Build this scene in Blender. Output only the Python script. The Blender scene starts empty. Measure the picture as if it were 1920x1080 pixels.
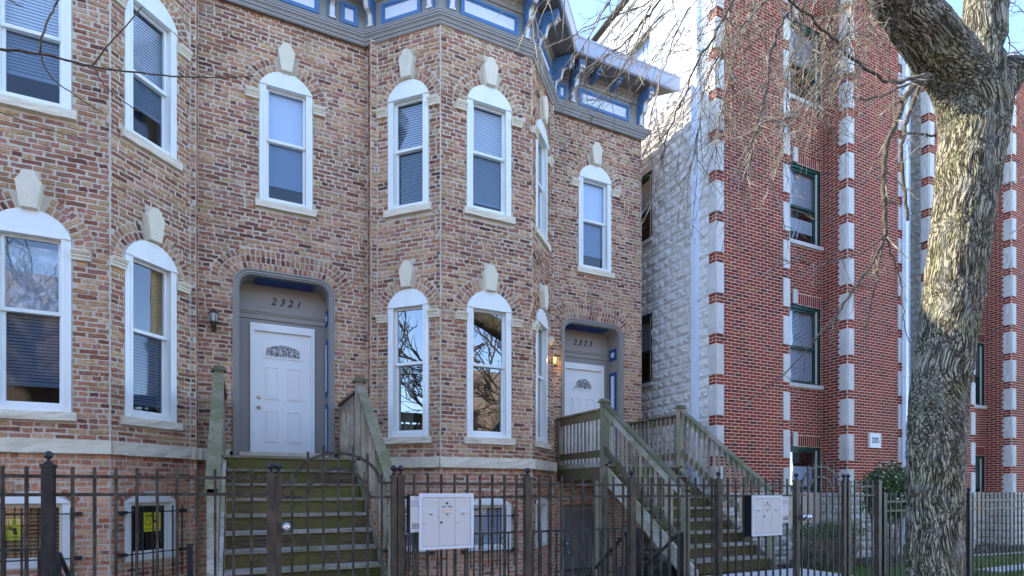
import bpy, bmesh, math, random
import numpy as np
from mathutils import Vector, Matrix
random.seed(7); np.random.seed(7)
R = math.radians
C = bpy.context.scene.collection
scene = bpy.context.scene

# ------------------------------------------------------------------ camera, world, sun, exposure
FPX, TH, EYE = 1060.0, R(25.7), 1.6
cam_d = bpy.data.cameras.new('camera'); cam = bpy.data.objects.new('camera', cam_d); C.objects.link(cam)
cam.location = (0, 0, EYE); cam.rotation_euler = (R(90), 0, -TH)
cam_d.sensor_width = 36; cam_d.lens = FPX / 1920 * 36; cam_d.shift_y = (920 - 540) / 1920
cam_d.clip_end = 900; cam_d.clip_start = 0.05
scene.camera = cam
SUN_EL, SUN_AZ = R(41), R(-43)          # azimuth measured from +Y towards +X
world = bpy.data.worlds.new('World'); scene.world = world; world.use_nodes = True
wn = world.node_tree; bg = wn.nodes['Background']
sky = wn.nodes.new('ShaderNodeTexSky'); sky.sky_type = 'NISHITA'; sky.sun_disc = False
sky.sun_elevation = SUN_EL; sky.sun_rotation = SUN_AZ; sky.air_density = 1.0; sky.dust_density = 0.0; sky.ozone_density = 1.3; sky.altitude = 3000
wn.links.new(sky.outputs[0], bg.inputs[0]); bg.inputs[1].default_value = 0.15
sun_d = bpy.data.lights.new('sun', 'SUN'); sun_d.energy = 2.0; sun_d.angle = R(0.5); sun_d.color = (1, .90, .74)
sun = bpy.data.objects.new('sun', sun_d); C.objects.link(sun)
sdir = Vector((math.sin(SUN_AZ) * math.cos(SUN_EL), math.cos(SUN_AZ) * math.cos(SUN_EL), math.sin(SUN_EL)))
sun.rotation_euler = sdir.to_track_quat('Z', 'Y').to_euler(); sun.location = (-10, 20, 30)
vs = scene.view_settings; vs.view_transform = 'Standard'; vs.look = 'None'; vs.gamma = 1; vs.exposure = 2.5; vs.use_curve_mapping = False

def at(x, y, Y):
    """a point of the plane at depth Y seen at that pixel of the 1920x1080 photograph"""
    xp = (x - 960) / FPX; z = Y / (math.cos(TH) - xp * math.sin(TH))
    return Vector((Y * math.tan(TH + math.atan(xp)), Y, EYE + (920 - y) * z / FPX))
def proj(p):
    z = p[0] * math.sin(TH) + p[1] * math.cos(TH); x = p[0] * math.cos(TH) - p[1] * math.sin(TH)
    if z < .1: return (-9999, -9999, z)
    return (960 + FPX * x / z, 920 - FPX * (p[2] - EYE) / z, z)

# ------------------------------------------------------------------ materials
MATS = {}
class NT:
    def __init__(s, name, rough=.8, metal=0.0, spec=.4):
        m = bpy.data.materials.new(name); m.use_nodes = True; MATS[name] = m
        s.m = m; s.t = m.node_tree; s.b = s.t.nodes['Principled BSDF']
        s.b.inputs['Roughness'].default_value = rough; s.b.inputs['Metallic'].default_value = metal
        s.b.inputs['Specular IOR Level'].default_value = spec
    def n(s, t, **k):
        o = s.t.nodes.new(t)
        for a, v in k.items():
            if a in o.inputs: o.inputs[a].default_value = v
            else: setattr(o, a, v)
        return o
    def l(s, a, b): s.t.links.new(a, b)
    def pos(s, scale=(1, 1, 1)):
        g = s.n('ShaderNodeNewGeometry'); v = s.n('ShaderNodeVectorMath', operation='MULTIPLY'); v.inputs[1].default_value = scale
        s.l(g.outputs['Position'], v.inputs[0]); return v.outputs[0]
    def noise(s, vec, scale, detail=4, rough=.6):
        o = s.n('ShaderNodeTexNoise'); o.inputs['Scale'].default_value = scale; o.inputs['Detail'].default_value = detail
        o.inputs['Roughness'].default_value = rough; s.l(vec, o.inputs['Vector']); return o
    def ramp(s, fac, stops):
        o = s.n('ShaderNodeValToRGB'); e = o.color_ramp.elements
        while len(e) < len(stops): e.new(.5)
        for i, (p, c) in enumerate(stops):
            e[i].position = p; e[i].color = (*c, 1) if len(c) == 3 else c
        s.l(fac, o.inputs[0]); return o.outputs[0]
    def mix(s, fac, a, b, mode='MIX'):
        o = s.n('ShaderNodeMixRGB', blend_type=mode)
        for i, v in ((0, fac), (1, a), (2, b)):
            if hasattr(v, 'is_output') or hasattr(v, 'links'): s.l(v, o.inputs[i])
            elif i == 0: o.inputs[0].default_value = v
            else: o.inputs[i].default_value = (*v, 1)
        return o.outputs[0]
    def col(s, c):
        if isinstance(c, tuple): s.b.inputs['Base Color'].default_value = (*c, 1)
        else: s.l(c, s.b.inputs['Base Color'])
    def bump(s, h, strength=.5, dist=.01):
        o = s.n('ShaderNodeBump'); o.inputs['Strength'].default_value = strength; o.inputs['Distance'].default_value = dist
        s.l(h, o.inputs['Height']); s.l(o.outputs[0], s.b.inputs['Normal'])

def painted(name, c, rough=.55, var=.12, dirt=(.5, .47, .4), dirt_amt=.2, bump=.15, sc=3.0, metal=0, stretch=(1, 1, .35)):
    k = NT(name, rough, metal)
    n1 = k.noise(k.pos(stretch), sc, 6, .65); n2 = k.noise(k.pos(), 45, 3)
    d = k.ramp(n1.outputs[0], [(.5, (0, 0, 0)), (.85, (dirt_amt,) * 3)])
    base = k.mix(n2.outputs[0], tuple(v * (1 - var) for v in c), tuple(min(1, v * (1 + var)) for v in c))
    k.col(k.mix(d, base, dirt)); k.bump(n2.outputs[0], bump, .003); return k.m

def brickmat(name, dark=.55, pit=True):
    k = NT(name, .92, 0, .25)
    a = k.n('ShaderNodeAttribute', attribute_name='tone')
    n1 = k.noise(k.pos(), 28, 5, .7); n2 = k.noise(k.pos((1, 1, 1.8)), 52, 5, .75); n3 = k.noise(k.pos(), .9, 3)
    f = k.ramp(n2.outputs[0], [(.31, (dark * .8, dark * .65, dark * .55)), (.40, (dark * 1.5,) * 3), (.49, (1, 1, 1)), (.66, (1.34, 1.27, 1.15))] if pit else [(.34, (dark, dark * .92, dark * .88)), (.47, (1, 1, 1)), (.7, (1.2, 1.15, 1.1))])
    c = k.mix(1, a.outputs['Color'], f, 'MULTIPLY')
    g = k.ramp(n1.outputs[0], [(.35, (.72, .68, .68)), (.6, (1.12, 1.1, 1.05))])
    c = k.mix(1, c, g, 'MULTIPLY')
    h = k.ramp(n3.outputs[0], [(.38, (.80, .78, .77)), (.5, (1, 1, 1)), (.68, (1.12, 1.11, 1.10))])
    c = k.mix(1, c, h, 'MULTIPLY')
    st = k.noise(k.pos((2.6, 2.6, .22)), 2.2, 5, .65); c = k.mix(k.ramp(st.outputs[0], [(.52, (0, 0, 0)), (.72, (.34,) * 3)]), c, (.10, .085, .07))
    ef = k.noise(k.pos((1, 1, .8)), 1.7, 6, .75); c = k.mix(k.ramp(ef.outputs[0], [(.58, (0, 0, 0)), (.70, (.42 if pit else .12,) * 3)]), c, (.60, .53, .43))
    if pit:
        n4 = k.noise(k.pos(), 60, 2); w = k.ramp(n4.outputs[0], [(.66, (0, 0, 0)), (.74, (.55,) * 3)])
        c = k.mix(w, c, (.62, .56, .48))
    k.col(c); k.bump(n2.outputs[0], .8, .012 if pit else .003); return k.m
brickmat('common_brick', .5); brickmat('face_brick', .78, False)

def mortar(name, a, b, c):
    k = NT(name, .95, 0, .2)
    n1 = k.noise(k.pos(), 1.1, 5); n2 = k.noise(k.pos(), 70, 4, .7)
    col = k.mix(k.ramp(n1.outputs[0], [(.35, (0, 0, 0)), (.65, (1, 1, 1))]), a, b)
    st = k.noise(k.pos((2.6, 2.6, .22)), 2.2, 5, .65); col = k.mix(k.ramp(st.outputs[0], [(.50, (0, 0, 0)), (.72, (.6,) * 3)]), col, c)
    k.col(k.mix(k.ramp(n2.outputs[0], [(.3, (.5,) * 3), (.5, (0, 0, 0))]), col, c)); k.bump(n2.outputs[0], .6, .006)
mortar('lime_mortar', (.68, .60, .48), (.58, .51, .41), (.36, .31, .24))
mortar('pink_mortar', (.84, .66, .52), (.78, .61, .48), (.5, .38, .3))

def stone(name, a, b, st, sc=9, bmp=.5):
    k = NT(name, .85, 0, .3)
    n1 = k.noise(k.pos(), sc, 6, .7); n2 = k.noise(k.pos((1, 1, .4)), 2.2, 5); n3 = k.noise(k.pos(), 60, 4, .75)
    c = k.mix(n1.outputs[0], a, b)
    c = k.mix(k.ramp(n2.outputs[0], [(.5, (0, 0, 0)), (.78, (.55,) * 3)]), c, st)
    c = k.mix(k.ramp(n3.outputs[0], [(.28, (.6,) * 3), (.42, (0, 0, 0))]), c, tuple(v * .55 for v in a))
    k.col(c); k.bump(n3.outputs[0], bmp, .008)
stone('limestone', (.74, .66, .49), (.84, .77, .61), (.44, .38, .28))
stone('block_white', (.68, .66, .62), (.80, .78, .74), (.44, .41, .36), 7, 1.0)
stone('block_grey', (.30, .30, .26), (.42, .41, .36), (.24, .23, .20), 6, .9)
stone('quoin_stone', (.58, .57, .54), (.68, .67, .64), (.42, .36, .30), 8)
stone('foundation_stone', (.55, .52, .46), (.68, .65, .58), (.33, .29, .24), 5, .8)
stone('concrete', (.52, .50, .47), (.60, .58, .55), (.38, .36, .33), 14, .3)
stone('soil', (.10, .075, .05), (.17, .13, .09), (.06, .05, .035), 12, 1)
stone('rubble_dark', (.05, .05, .05), (.12, .11, .10), (.03, .03, .03), 10, 1)

painted('white_vinyl', (.86, .89, .86), .35, .02, (.50, .47, .40), .3, .03)
painted('cream_frame', (.66, .62, .52), .45, .04, (.4, .36, .28), .2)
painted('white_door', (.84, .87, .84), .4, .015, (.6, .57, .5), .12, .05)
painted('grey_paint', (.30, .285, .255), .6, .05, (.17, .15, .12), .3, .25, 2)
painted('taupe_paint', (.36, .325, .28), .6, .05, (.2, .17, .13), .4, .25, 2, 0, (.3, 1, 2))
painted('moulding_grey', (.33, .32, .31), .55, .05, (.15, .13, .11), .3, .2)
painted('blue_paint', (.085, .20, .40), .5, .08, (.02, .06, .15), .4)
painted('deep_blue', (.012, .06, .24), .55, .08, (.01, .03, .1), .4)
painted('panel_white', (.72, .76, .84), .5, .03, (.5, .5, .5), .25)
painted('ribbon_white', (.72, .68, .62), .5, .04, (.45, .4, .33), .35)
painted('soffit', (.22, .205, .185), .7, .05, (.12, .1, .08), .4)
painted('gutter', (.42, .45, .55), .4, .03, (.3, .3, .33), .2, .05)
painted('green_frame', (.018, .075, .062), .4, .1, (.01, .03, .03), .3)
painted('downspout_white', (.72, .79, .90), .3, .02, (.5, .52, .55), .15)
painted('box_paint', (.68, .67, .65), .4, .03, (.45, .42, .4), .25, .08, 6)
painted('box_trim', (.74, .78, .82), .35, .03, (.45, .4, .36), .3, .08, 8)
painted('black_plastic', (.012, .012, .015), .45)
painted('fixture_metal', (.035, .025, .022), .5, .2, (.12, .05, .02), .3)
painted('number_black', (.01, .01, .01), .4)
painted('sign_yellow', (.82, .78, .02), .4, .03, (.6, .55, .05), .2, .02)
painted('silver', (.75, .76, .78), .25, .05, (.5, .5, .5), .2, .05, 6, .9)
painted('brass', (.7, .6, .42), .3, .05, (.4, .3, .2), .3, .05, 6, .9)
painted('shade_cloth', (.60, .68, .80), .8, .03, (.5, .55, .65), .3, .05)  # pale blue of the reflected sky is put into the cloth colour
painted('blind_slat', (.66, .70, .74), .6, .03)
painted('blind_dark', (.36, .39, .43), .6, .03)
painted('wood_blind', (.42, .19, .045), .45, .2, (.16, .06, .02), .8, .1, 9, 0, (.15, 1, 3))
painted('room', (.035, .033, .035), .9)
painted('curtain', (.26, .25, .20), .9, .15, (.14, .13, .1), .6, .3, 4, 0, (6, 6, .2))
painted('tan_curtain', (.50, .34, .14), .8, .1)
painted('pink_print', (.8, .33, .36), .6); painted('mint', (.5, .75, .6), .6)
painted('roof', (.06, .06, .06), .9)
painted('far_wall', (.42, .30, .22), .9, .1, (.3, .25, .2), .5)
painted('cut_wood', (.17, .17, .16), .8, .2, (.3, .2, .1), .3)
painted('lead', (.05, .05, .05), .5)
painted('dark_door', (.19, .18, .175), .6, .05)

def metal(name, a, b, rough=.45):
    k = NT(name, rough, .1, .5); n1 = k.noise(k.pos((1, 1, .5)), 16, 6, .7); n2 = k.noise(k.pos(), 160, 3)
    k.col(k.mix(k.ramp(n1.outputs[0], [(.42, (0, 0, 0)), (.62, (1, 1, 1))]), a, b)); k.bump(n2.outputs[0], .25, .002)
metal('iron_black', (.012, .013, .018), (.035, .034, .036))
metal('iron_brown', (.045, .036, .027), (.10, .082, .06))
metal('iron_worn', (.016, .015, .014), (.085, .075, .062))

def wood(name, a, b, green, gamt, zs=8):
    k = NT(name, .85, 0, .25)
    g = k.noise(k.pos((14, 14, 1.2) if zs == 8 else (1.0, 6, 16)), 5, 5, .7); p = k.noise(k.pos(), 2.4, 5, .65); q = k.noise(k.pos(), 22, 4, .7)
    c = k.mix(k.ramp(g.outputs[0], [(.38, (0, 0, 0)), (.62, (1, 1, 1))]), a, b)
    f = k.ramp(p.outputs[0], [(.5 - gamt * .28, (0, 0, 0)), (.62 - gamt * .12, (.92,) * 3)])
    c = k.mix(f, c, green)
    c = k.mix(k.ramp(q.outputs[0], [(.3, (.55,) * 3), (.45, (0, 0, 0))]), c, tuple(v * .4 for v in a))
    oi = k.n('ShaderNodeObjectInfo'); c = k.mix(1, c, k.ramp(oi.outputs['Random'], [(0, (.66, .64, .62)), (.5, (1, .97, .94)), (1, (1.3, 1.24, 1.18))]), 'MULTIPLY')
    k.col(c); k.bump(g.outputs[0], .5, .006)
wood('wood_grey', (.22, .17, .13), (.42, .36, .30), (.20, .19, .13), .2)
wood('wood_post', (.27, .24, .17), (.40, .36, .27), (.26, .255, .165), .4)
wood('wood_green', (.17, .145, .10), (.33, .29, .215), (.13, .13, .065), .42)
wood('wood_pale', (.34, .31, .27), (.55, .53, .49), (.24, .24, .14), .22, 1)
wood('wood_brown', (.10, .06, .035), (.24, .16, .10), (.12, .13, .06), .3, 1)
wood('riser_green', (.05, .036, .024), (.17, .125, .08), (.125, .118, .035), .42, 1)
wood('tread_wood', (.20, .19, .165), (.42, .40, .36), (.20, .19, .11), .25, 1)
wood('baluster_wood', (.27, .20, .15), (.54, .46, .38), (.26, .25, .16), .15)

def glass(name, tint, refl, rough=.01):
    m = bpy.data.materials.new(name); m.use_nodes = True; MATS[name] = m; t = m.node_tree
    t.nodes.clear(); o = t.nodes.new('ShaderNodeOutputMaterial'); mx = t.nodes.new('ShaderNodeMixShader')
    tr = t.nodes.new('ShaderNodeBsdfTransparent'); tr.inputs[0].default_value = (*tint, 1)
    gl = t.nodes.new('ShaderNodeBsdfGlossy'); gl.inputs['Roughness'].default_value = rough; gl.inputs[0].default_value = (.95, .97, 1, 1)
    lw = t.nodes.new('ShaderNodeLayerWeight'); lw.inputs[0].default_value = .5; fr = t.nodes.new('ShaderNodeMath'); fr.operation = 'POWER'; fr.inputs[1].default_value = 4.0; t.links.new(lw.outputs['Facing'], fr.inputs[0])
    ad = t.nodes.new('ShaderNodeMath'); ad.operation = 'MULTIPLY_ADD'; ad.inputs[1].default_value = .9; ad.inputs[2].default_value = refl
    g = t.nodes.new('ShaderNodeNewGeometry'); nz = t.nodes.new('ShaderNodeTexNoise'); nz.inputs['Scale'].default_value = 2.2; nz.inputs['Detail'].default_value = 1
    bp = t.nodes.new('ShaderNodeBump'); bp.inputs['Strength'].default_value = .035; bp.inputs['Distance'].default_value = .02
    t.links.new(g.outputs['Position'], nz.inputs[0]); t.links.new(nz.outputs[0], bp.inputs['Height']); t.links.new(bp.outputs[0], gl.inputs['Normal'])
    t.links.new(fr.outputs[0], ad.inputs[0]); t.links.new(ad.outputs[0], mx.inputs[0])
    t.links.new(tr.outputs[0], mx.inputs[1]); t.links.new(gl.outputs[0], mx.inputs[2]); t.links.new(mx.outputs[0], o.inputs[0])
glass('pane_glass', (.84, .90, .95), .13); glass('mirror_glass', (.75, .78, .80), .24); glass('screened_glass', (.46, .54, .62), .07, .05)
k = NT('plastic_film', .25, 0, .6); nn = k.noise(k.pos((1, 1, 1)), 7, 7, .75); k.col(k.ramp(nn.outputs[0], [(.35, (.22, .24, .26)), (.5, (.42, .45, .48)), (.62, (.75, .78, .8))])); k.bump(nn.outputs[0], .7, .05)
k = NT('leaded_glass', .15, 0, .8); nn = k.noise(k.pos((1, 1, 1)), 38, 3, .6); k.col(k.ramp(nn.outputs[0], [(.4, (.06, .07, .08)), (.52, (.35, .36, .36)), (.64, (.8, .78, .68))])); k.bump(nn.outputs[0], .8, .01)
k = NT('frost_glass', .2, 0, .6); k.col((.42, .45, .45))
k = NT('amber_glass', .3); k.col((.9, .5, .05)); k.b.inputs['Emission Color'].default_value = (1, .52, .06, 1); k.b.inputs['Emission Strength'].default_value = .55
k = NT('bark', .9, 0, .25)
at_ = k.n('ShaderNodeAttribute', attribute_name='bark'); bq = k.n('ShaderNodeAttribute', attribute_name='grain'); n1 = k.noise(k.pos(), 2.6, 5, .6); n2 = k.noise(k.pos((1, 1, .4)), 55, 5, .7); n3 = k.noise(k.pos((1, 1, .3)), 9, 4)
def ridge_(scale, det):
    a = k.noise(bq.outputs['Vector'], scale, det, .55); b = k.n('ShaderNodeMath', operation='MULTIPLY_ADD'); b.inputs[1].default_value = 2; b.inputs[2].default_value = -1; k.l(a.outputs[0], b.inputs[0])
    c_ = k.n('ShaderNodeMath', operation='ABSOLUTE'); k.l(b.outputs[0], c_.inputs[0]); return c_.outputs[0]
ra, rb = ridge_(24, 2), ridge_(44, 2)
cr = k.n('ShaderNodeMath', operation='MINIMUM'); sc_ = k.n('ShaderNodeMath', operation='MULTIPLY'); sc_.inputs[1].default_value = 1.3
k.l(rb, sc_.inputs[0]); k.l(ra, cr.inputs[0]); k.l(sc_.outputs[0], cr.inputs[1])
hh = k.ramp(cr.outputs[0], [(.01, (0, 0, 0)), (.06, (.5,) * 3), (.15, (1, 1, 1))])
c = k.ramp(hh, [(.0, (.035, .027, .018)), (.4, (.15, .125, .085)), (.8, (.32, .285, .205)), (1, (.41, .37, .275))])
c = k.mix(k.ramp(n3.outputs[0], [(.52, (0, 0, 0)), (.66, (.55,) * 3)]), c, (.38, .37, .34))
mo = k.ramp(n1.outputs[0], [(.46, (0, 0, 0)), (.7, (.5,) * 3)])
c = k.mix(mo, c, k.mix(1, c, (.84, .92, .45), 'MULTIPLY')); c = k.mix(1, c, k.ramp(n2.outputs[0], [(.3, (.62,) * 3), (.65, (1.2,) * 3)]), 'MULTIPLY')
k.col(c); k.bump(hh, 1.0, .02)
k = NT('twig', .8, 0, .3); nn = k.noise(k.pos(), 9, 3); k.col(k.ramp(nn.outputs[0], [(.38, (.07, .055, .04)), (.52, (.30, .25, .18)), (.7, (.56, .50, .39))]))
k = NT('dark_branch', .85, 0, .3); nn = k.noise(k.pos((1, 1, .5)), 40, 3); k.col(k.ramp(nn.outputs[0], [(.35, (.045, .035, .025)), (.65, (.17, .135, .095))])); k.bump(nn.outputs[0], .6, .006)
k = NT('evergreen', .6); nn = k.noise(k.pos(), 9, 3); k.col(k.ramp(nn.outputs[0], [(.35, (.03, .07, .025)), (.65, (.10, .17, .05))]))
k = NT('hedge_leaf', .6); nn = k.noise(k.pos(), 14, 3); k.col(k.ramp(nn.outputs[0], [(.35, (.03, .07, .02)), (.6, (.09, .15, .03)), (.75, (.2, .17, .05))]))
k = NT('grass', .7); nn = k.noise(k.pos(), 5, 4); k.col(k.ramp(nn.outputs[0], [(.35, (.09, .16, .02)), (.6, (.15, .24, .035)), (.75, (.28, .27, .09))]))
k = NT('white_blossom', .6); k.col((.7, .68, .6))
M = MATS

# ------------------------------------------------------------------ mesh helpers
class MB:
    def __init__(s): s.v = []; s.f = []
    def add(s, vs, fs):
        b = len(s.v); s.v.extend([tuple(v) for v in vs]); s.f.extend([tuple(i + b for i in f) for f in fs]); return s
    def box(s, x0, x1, y0, y1, z0, z1):
        return s.add([(x0, y0, z0), (x1, y0, z0), (x1, y1, z0), (x0, y1, z0), (x0, y0, z1), (x1, y0, z1), (x1, y1, z1), (x0, y1, z1)],
                     [(3, 2, 1, 0), (4, 5, 6, 7), (0, 1, 5, 4), (1, 2, 6, 5), (2, 3, 7, 6), (3, 0, 4, 7)])
    def prism_y(s, poly, y0, y1):
        """poly in (x, z), counter-clockwise seen from -y"""
        n = len(poly)
        return s.add([(x, y0, z) for x, z in poly] + [(x, y1, z) for x, z in poly],
                     [tuple(range(n)), tuple(range(2 * n - 1, n - 1, -1))] + [((i + 1) % n, i, i + n, (i + 1) % n + n) for i in range(n)])
    def prism_x(s, poly, x0, x1):
        n = len(poly)
        return s.add([(x0, y, z) for y, z in poly] + [(x1, y, z) for y, z in poly],
                     [tuple(range(n)), tuple(range(2 * n - 1, n - 1, -1))] + [((i + 1) % n, i, i + n, (i + 1) % n + n) for i in range(n)])
    def tube(s, pts, r, n=8, cap=True):
        pts = [Vector(p) for p in pts]; m = len(pts)
        rs = r if isinstance(r, (list, tuple)) else [r] * m
        vs, fs = [], []; ref = None
        for i, p in enumerate(pts):
            d = (pts[min(i + 1, m - 1)] - pts[max(i - 1, 0)]).normalized()
            if ref is None: ref = d.orthogonal().normalized()
            a = (ref - d * ref.dot(d)).normalized(); b = d.cross(a); ref = a
            for j in range(n):
                t = 2 * math.pi * j / n; vs.append(p + (a * math.cos(t) + b * math.sin(t)) * rs[i])
        for i in range(m - 1):
            for j in range(n):
                fs.append((i * n + j, i * n + (j + 1) % n, (i + 1) * n + (j + 1) % n, (i + 1) * n + j))
        if cap: fs.append(tuple(range(n - 1, -1, -1))); fs.append(tuple((m - 1) * n + j for j in range(n)))
        return s.add(vs, fs)
    def bar(s, p0, p1, w, h, up=(0, 0, 1)):
        """rectangular bar from p0 to p1, w across, h along up"""
        p0, p1 = Vector(p0), Vector(p1); d = (p1 - p0).normalized(); a = d.cross(Vector(up)).normalized() * w / 2; b = a.cross(d).normalized() * h / 2
        vs = [p + i * a + j * b for p in (p0, p1) for i, j in ((-1, -1), (1, -1), (1, 1), (-1, 1))]
        return s.add(vs, [(3, 2, 1, 0), (4, 5, 6, 7), (0, 1, 5, 4), (1, 2, 6, 5), (2, 3, 7, 6), (3, 0, 4, 7)])
    def lathe(s, prof, c=(0, 0, 0), n=14):
        vs = []; fs = []; m = len(prof)
        for r, z in prof:
            for j in range(n):
                t = 2 * math.pi * j / n; vs.append((c[0] + r * math.cos(t), c[1] + r * math.sin(t), c[2] + z))
        for i in range(m - 1):
            for j in range(n): fs.append((i * n + j, i * n + (j + 1) % n, (i + 1) * n + (j + 1) % n, (i + 1) * n + j))
        fs.append(tuple(range(n - 1, -1, -1))); fs.append(tuple((m - 1) * n + j for j in range(n)))
        return s.add(vs, fs)
    def mesh(s, name, mat=None, smooth=False):
        me = bpy.data.meshes.new(name); me.from_pydata(s.v, [], s.f)
        bm = bmesh.new(); bm.from_mesh(me); bmesh.ops.recalc_face_normals(bm, faces=bm.faces); bm.to_mesh(me); bm.free()
        if mat: me.materials.append(M[mat])
        if smooth: me.polygons.foreach_set('use_smooth', [True] * len(me.polygons))
        me.update(); return me

def rough_box(w, d, h, amp, seed, nx=8, nz=3, front_only=True):
    """stone slab, origin at its lower left back... x 0..w, y -d..0 (front at -d), z 0..h with a rough-hewn front"""
    rnd = random.Random(seed); mb = MB(); vs = []
    for j in range(nz + 1):
        for i in range(nx + 1):
            e = amp * (.3 if (i in (0, nx)) else 1)
            vs.append((w * i / nx, -d + rnd.uniform(-e, e), h * j / nz + (rnd.uniform(-e, e) * .6 if j == 0 else 0)))
    fs = [(j * (nx + 1) + i, j * (nx + 1) + i + 1, (j + 1) * (nx + 1) + i + 1, (j + 1) * (nx + 1) + i) for j in range(nz) for i in range(nx)]
    b = len(vs)
    for j in (0, nz):
        for i in range(nx + 1): vs.append((w * i / nx, 0, h * j / nz))
    for i in range(nx):
        fs.append((i + 1, i, b + i, b + i + 1)); t = nz * (nx + 1)
        fs.append((t + i, t + i + 1, b + nx + 1 + i + 1, b + nx + 1 + i))
    fs.append(tuple([j * (nx + 1) for j in range(nz, -1, -1)] + [b, b + nx + 1]))
    fs.append(tuple([j * (nx + 1) + nx for j in range(nz + 1)] + [b + nx + 1 + nx, b + nx]))
    mb.add(vs, fs); return mb

def thing(name, label, cat, loc, group=None):
    o = bpy.data.objects.new(name, None); C.objects.link(o); o.location = loc; o['label'] = label; o['category'] = cat
    o.empty_display_size = .2
    if group: o['group'] = group
    return o
def single(name, me, label, cat, loc=(0, 0, 0), rz=0, group=None):
    o = bpy.data.objects.new(name, me); C.objects.link(o); o.location = loc; o.rotation_euler.z = rz; o['label'] = label; o['category'] = cat
    if group: o['group'] = group
    return o
def setting(name, me, kind='structure'):
    o = bpy.data.objects.new(name, me); C.objects.link(o); o['kind'] = kind; return o
def part(name, me, root, loc=None, rz=0, label=None, kind=None, rot=None):
    """loc None: mesh coordinates are world coordinates. Otherwise loc is a world point (root is a thing) """
    o = bpy.data.objects.new(name, me); C.objects.link(o); o.parent = root
    o.location = (Vector(loc) if loc is not None else Vector((0, 0, 0))) - root.location
    o.rotation_euler = rot if rot else (0, 0, rz)
    if label: o['label'] = label
    if kind: o['kind'] = kind
    return o
def sub(name, me, par, loc=(0, 0, 0), rot=(0, 0, 0), kind=None):
    o = bpy.data.objects.new(name, me); C.objects.link(o); o.parent = par; o.location = loc; o.rotation_euler = rot
    if kind: o['kind'] = kind
    return o
def boxm(name, x0, x1, y0, y1, z0, z1, mat): return MB().box(x0, x1, y0, y1, z0, z1).mesh(name, mat)

_txt = {}
def text_mesh(s, size, mat, depth=.006, shear=0, align='CENTER'):
    cu = bpy.data.curves.new('lettering', 'FONT'); cu.body = s; cu.size = size; cu.extrude = depth; cu.shear = shear
    cu.align_x = align; cu.align_y = 'CENTER'
    o = bpy.data.objects.new('lettering', cu); C.objects.link(o); bpy.context.view_layer.update()
    me = bpy.data.meshes.new_from_object(o.evaluated_get(bpy.context.evaluated_depsgraph_get()))
    bpy.data.objects.remove(o); me.materials.clear(); me.materials.append(M[mat]); return me

# ------------------------------------------------------------------ masonry
class Face:
    """vertical wall face: u runs to the right seen from outside, w outwards"""
    def __init__(s, p0, p1):
        s.p0 = Vector((p0[0], p0[1], 0)); d = Vector((p1[0] - p0[0], p1[1] - p0[1], 0)); s.L = d.length; s.u = d.normalized()
        s.n = Vector((s.u.y, -s.u.x, 0)); s.rz = math.atan2(s.u.y, s.u.x)
    def pt(s, u, z, w=0): return s.p0 + s.u * u + s.n * w + Vector((0, 0, z))

class ArchOpening:
    def __init__(s, uc, z0, zi, a=.405, Rr=.43, zc=None, key=True, sill=.11, rings=2, ztop=None, imp=True):
        s.uc, s.z0, s.a, s.R, s.sill, s.imp = uc, z0, a, Rr, sill, imp
        s.zc = zc; s.zi = zi                       # zc arch centre, zi top of impost
        s.Ro = Rr + .005 + .1 * rings + .01; s.rings = rings; s.key = key; s.kt = ztop
    def block(s, za, zb):
        z = (za + zb) / 2
        if zb > s.z0 - s.sill and za < s.z0: h = s.a + .045
        elif z < s.z0: return None
        elif z < s.zi - .115: h = s.a
        elif z < s.zi: h = s.a + .2 if s.imp else s.a
        else:
            q = s.Ro ** 2 - (z - s.zc) ** 2
            h = math.sqrt(q) if q > 0 else 0
            if z < s.zc: h = s.Ro
        if s.key and s.kt and s.zc + s.R < z < s.kt: h = max(h, .085 + .05 * min(1, (z - s.zc - s.R) / .3) if z < s.kt - .14 else .09)
        return (s.uc - h, s.uc + h) if h > 0 else None
    def hole(s, u):
        """z range of the hole in the wall sheet at u"""
        x = abs(u - s.uc)
        if x >= s.a: return None
        q = s.R ** 2 - x * x
        return (s.z0, s.zc + math.sqrt(max(q, 0)))
    def ring(s, face, out, rnd):
        kw = math.asin(min(.9, .115 / (s.R + .05))) if s.key else 0
        for k in range(s.rings):
            r0 = s.R + .008 + k * .105; hh = .095; rm = r0 + hh / 2
            a0 = math.asin(max(-1, min(1, (s.zi - s.zc) / rm))); n = int((math.pi - 2 * a0) * rm / .073)
            for i in range(n):
                t = a0 + (math.pi - 2 * a0) * (i + .5) / n
                if s.key and abs(t - math.pi / 2) < kw + .05: continue
                out.append((face, s.uc + rm * math.cos(t), s.zc + rm * math.sin(t), .050, hh - .006, t - math.pi / 2, rnd.uniform(.0, .008)))

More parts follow.
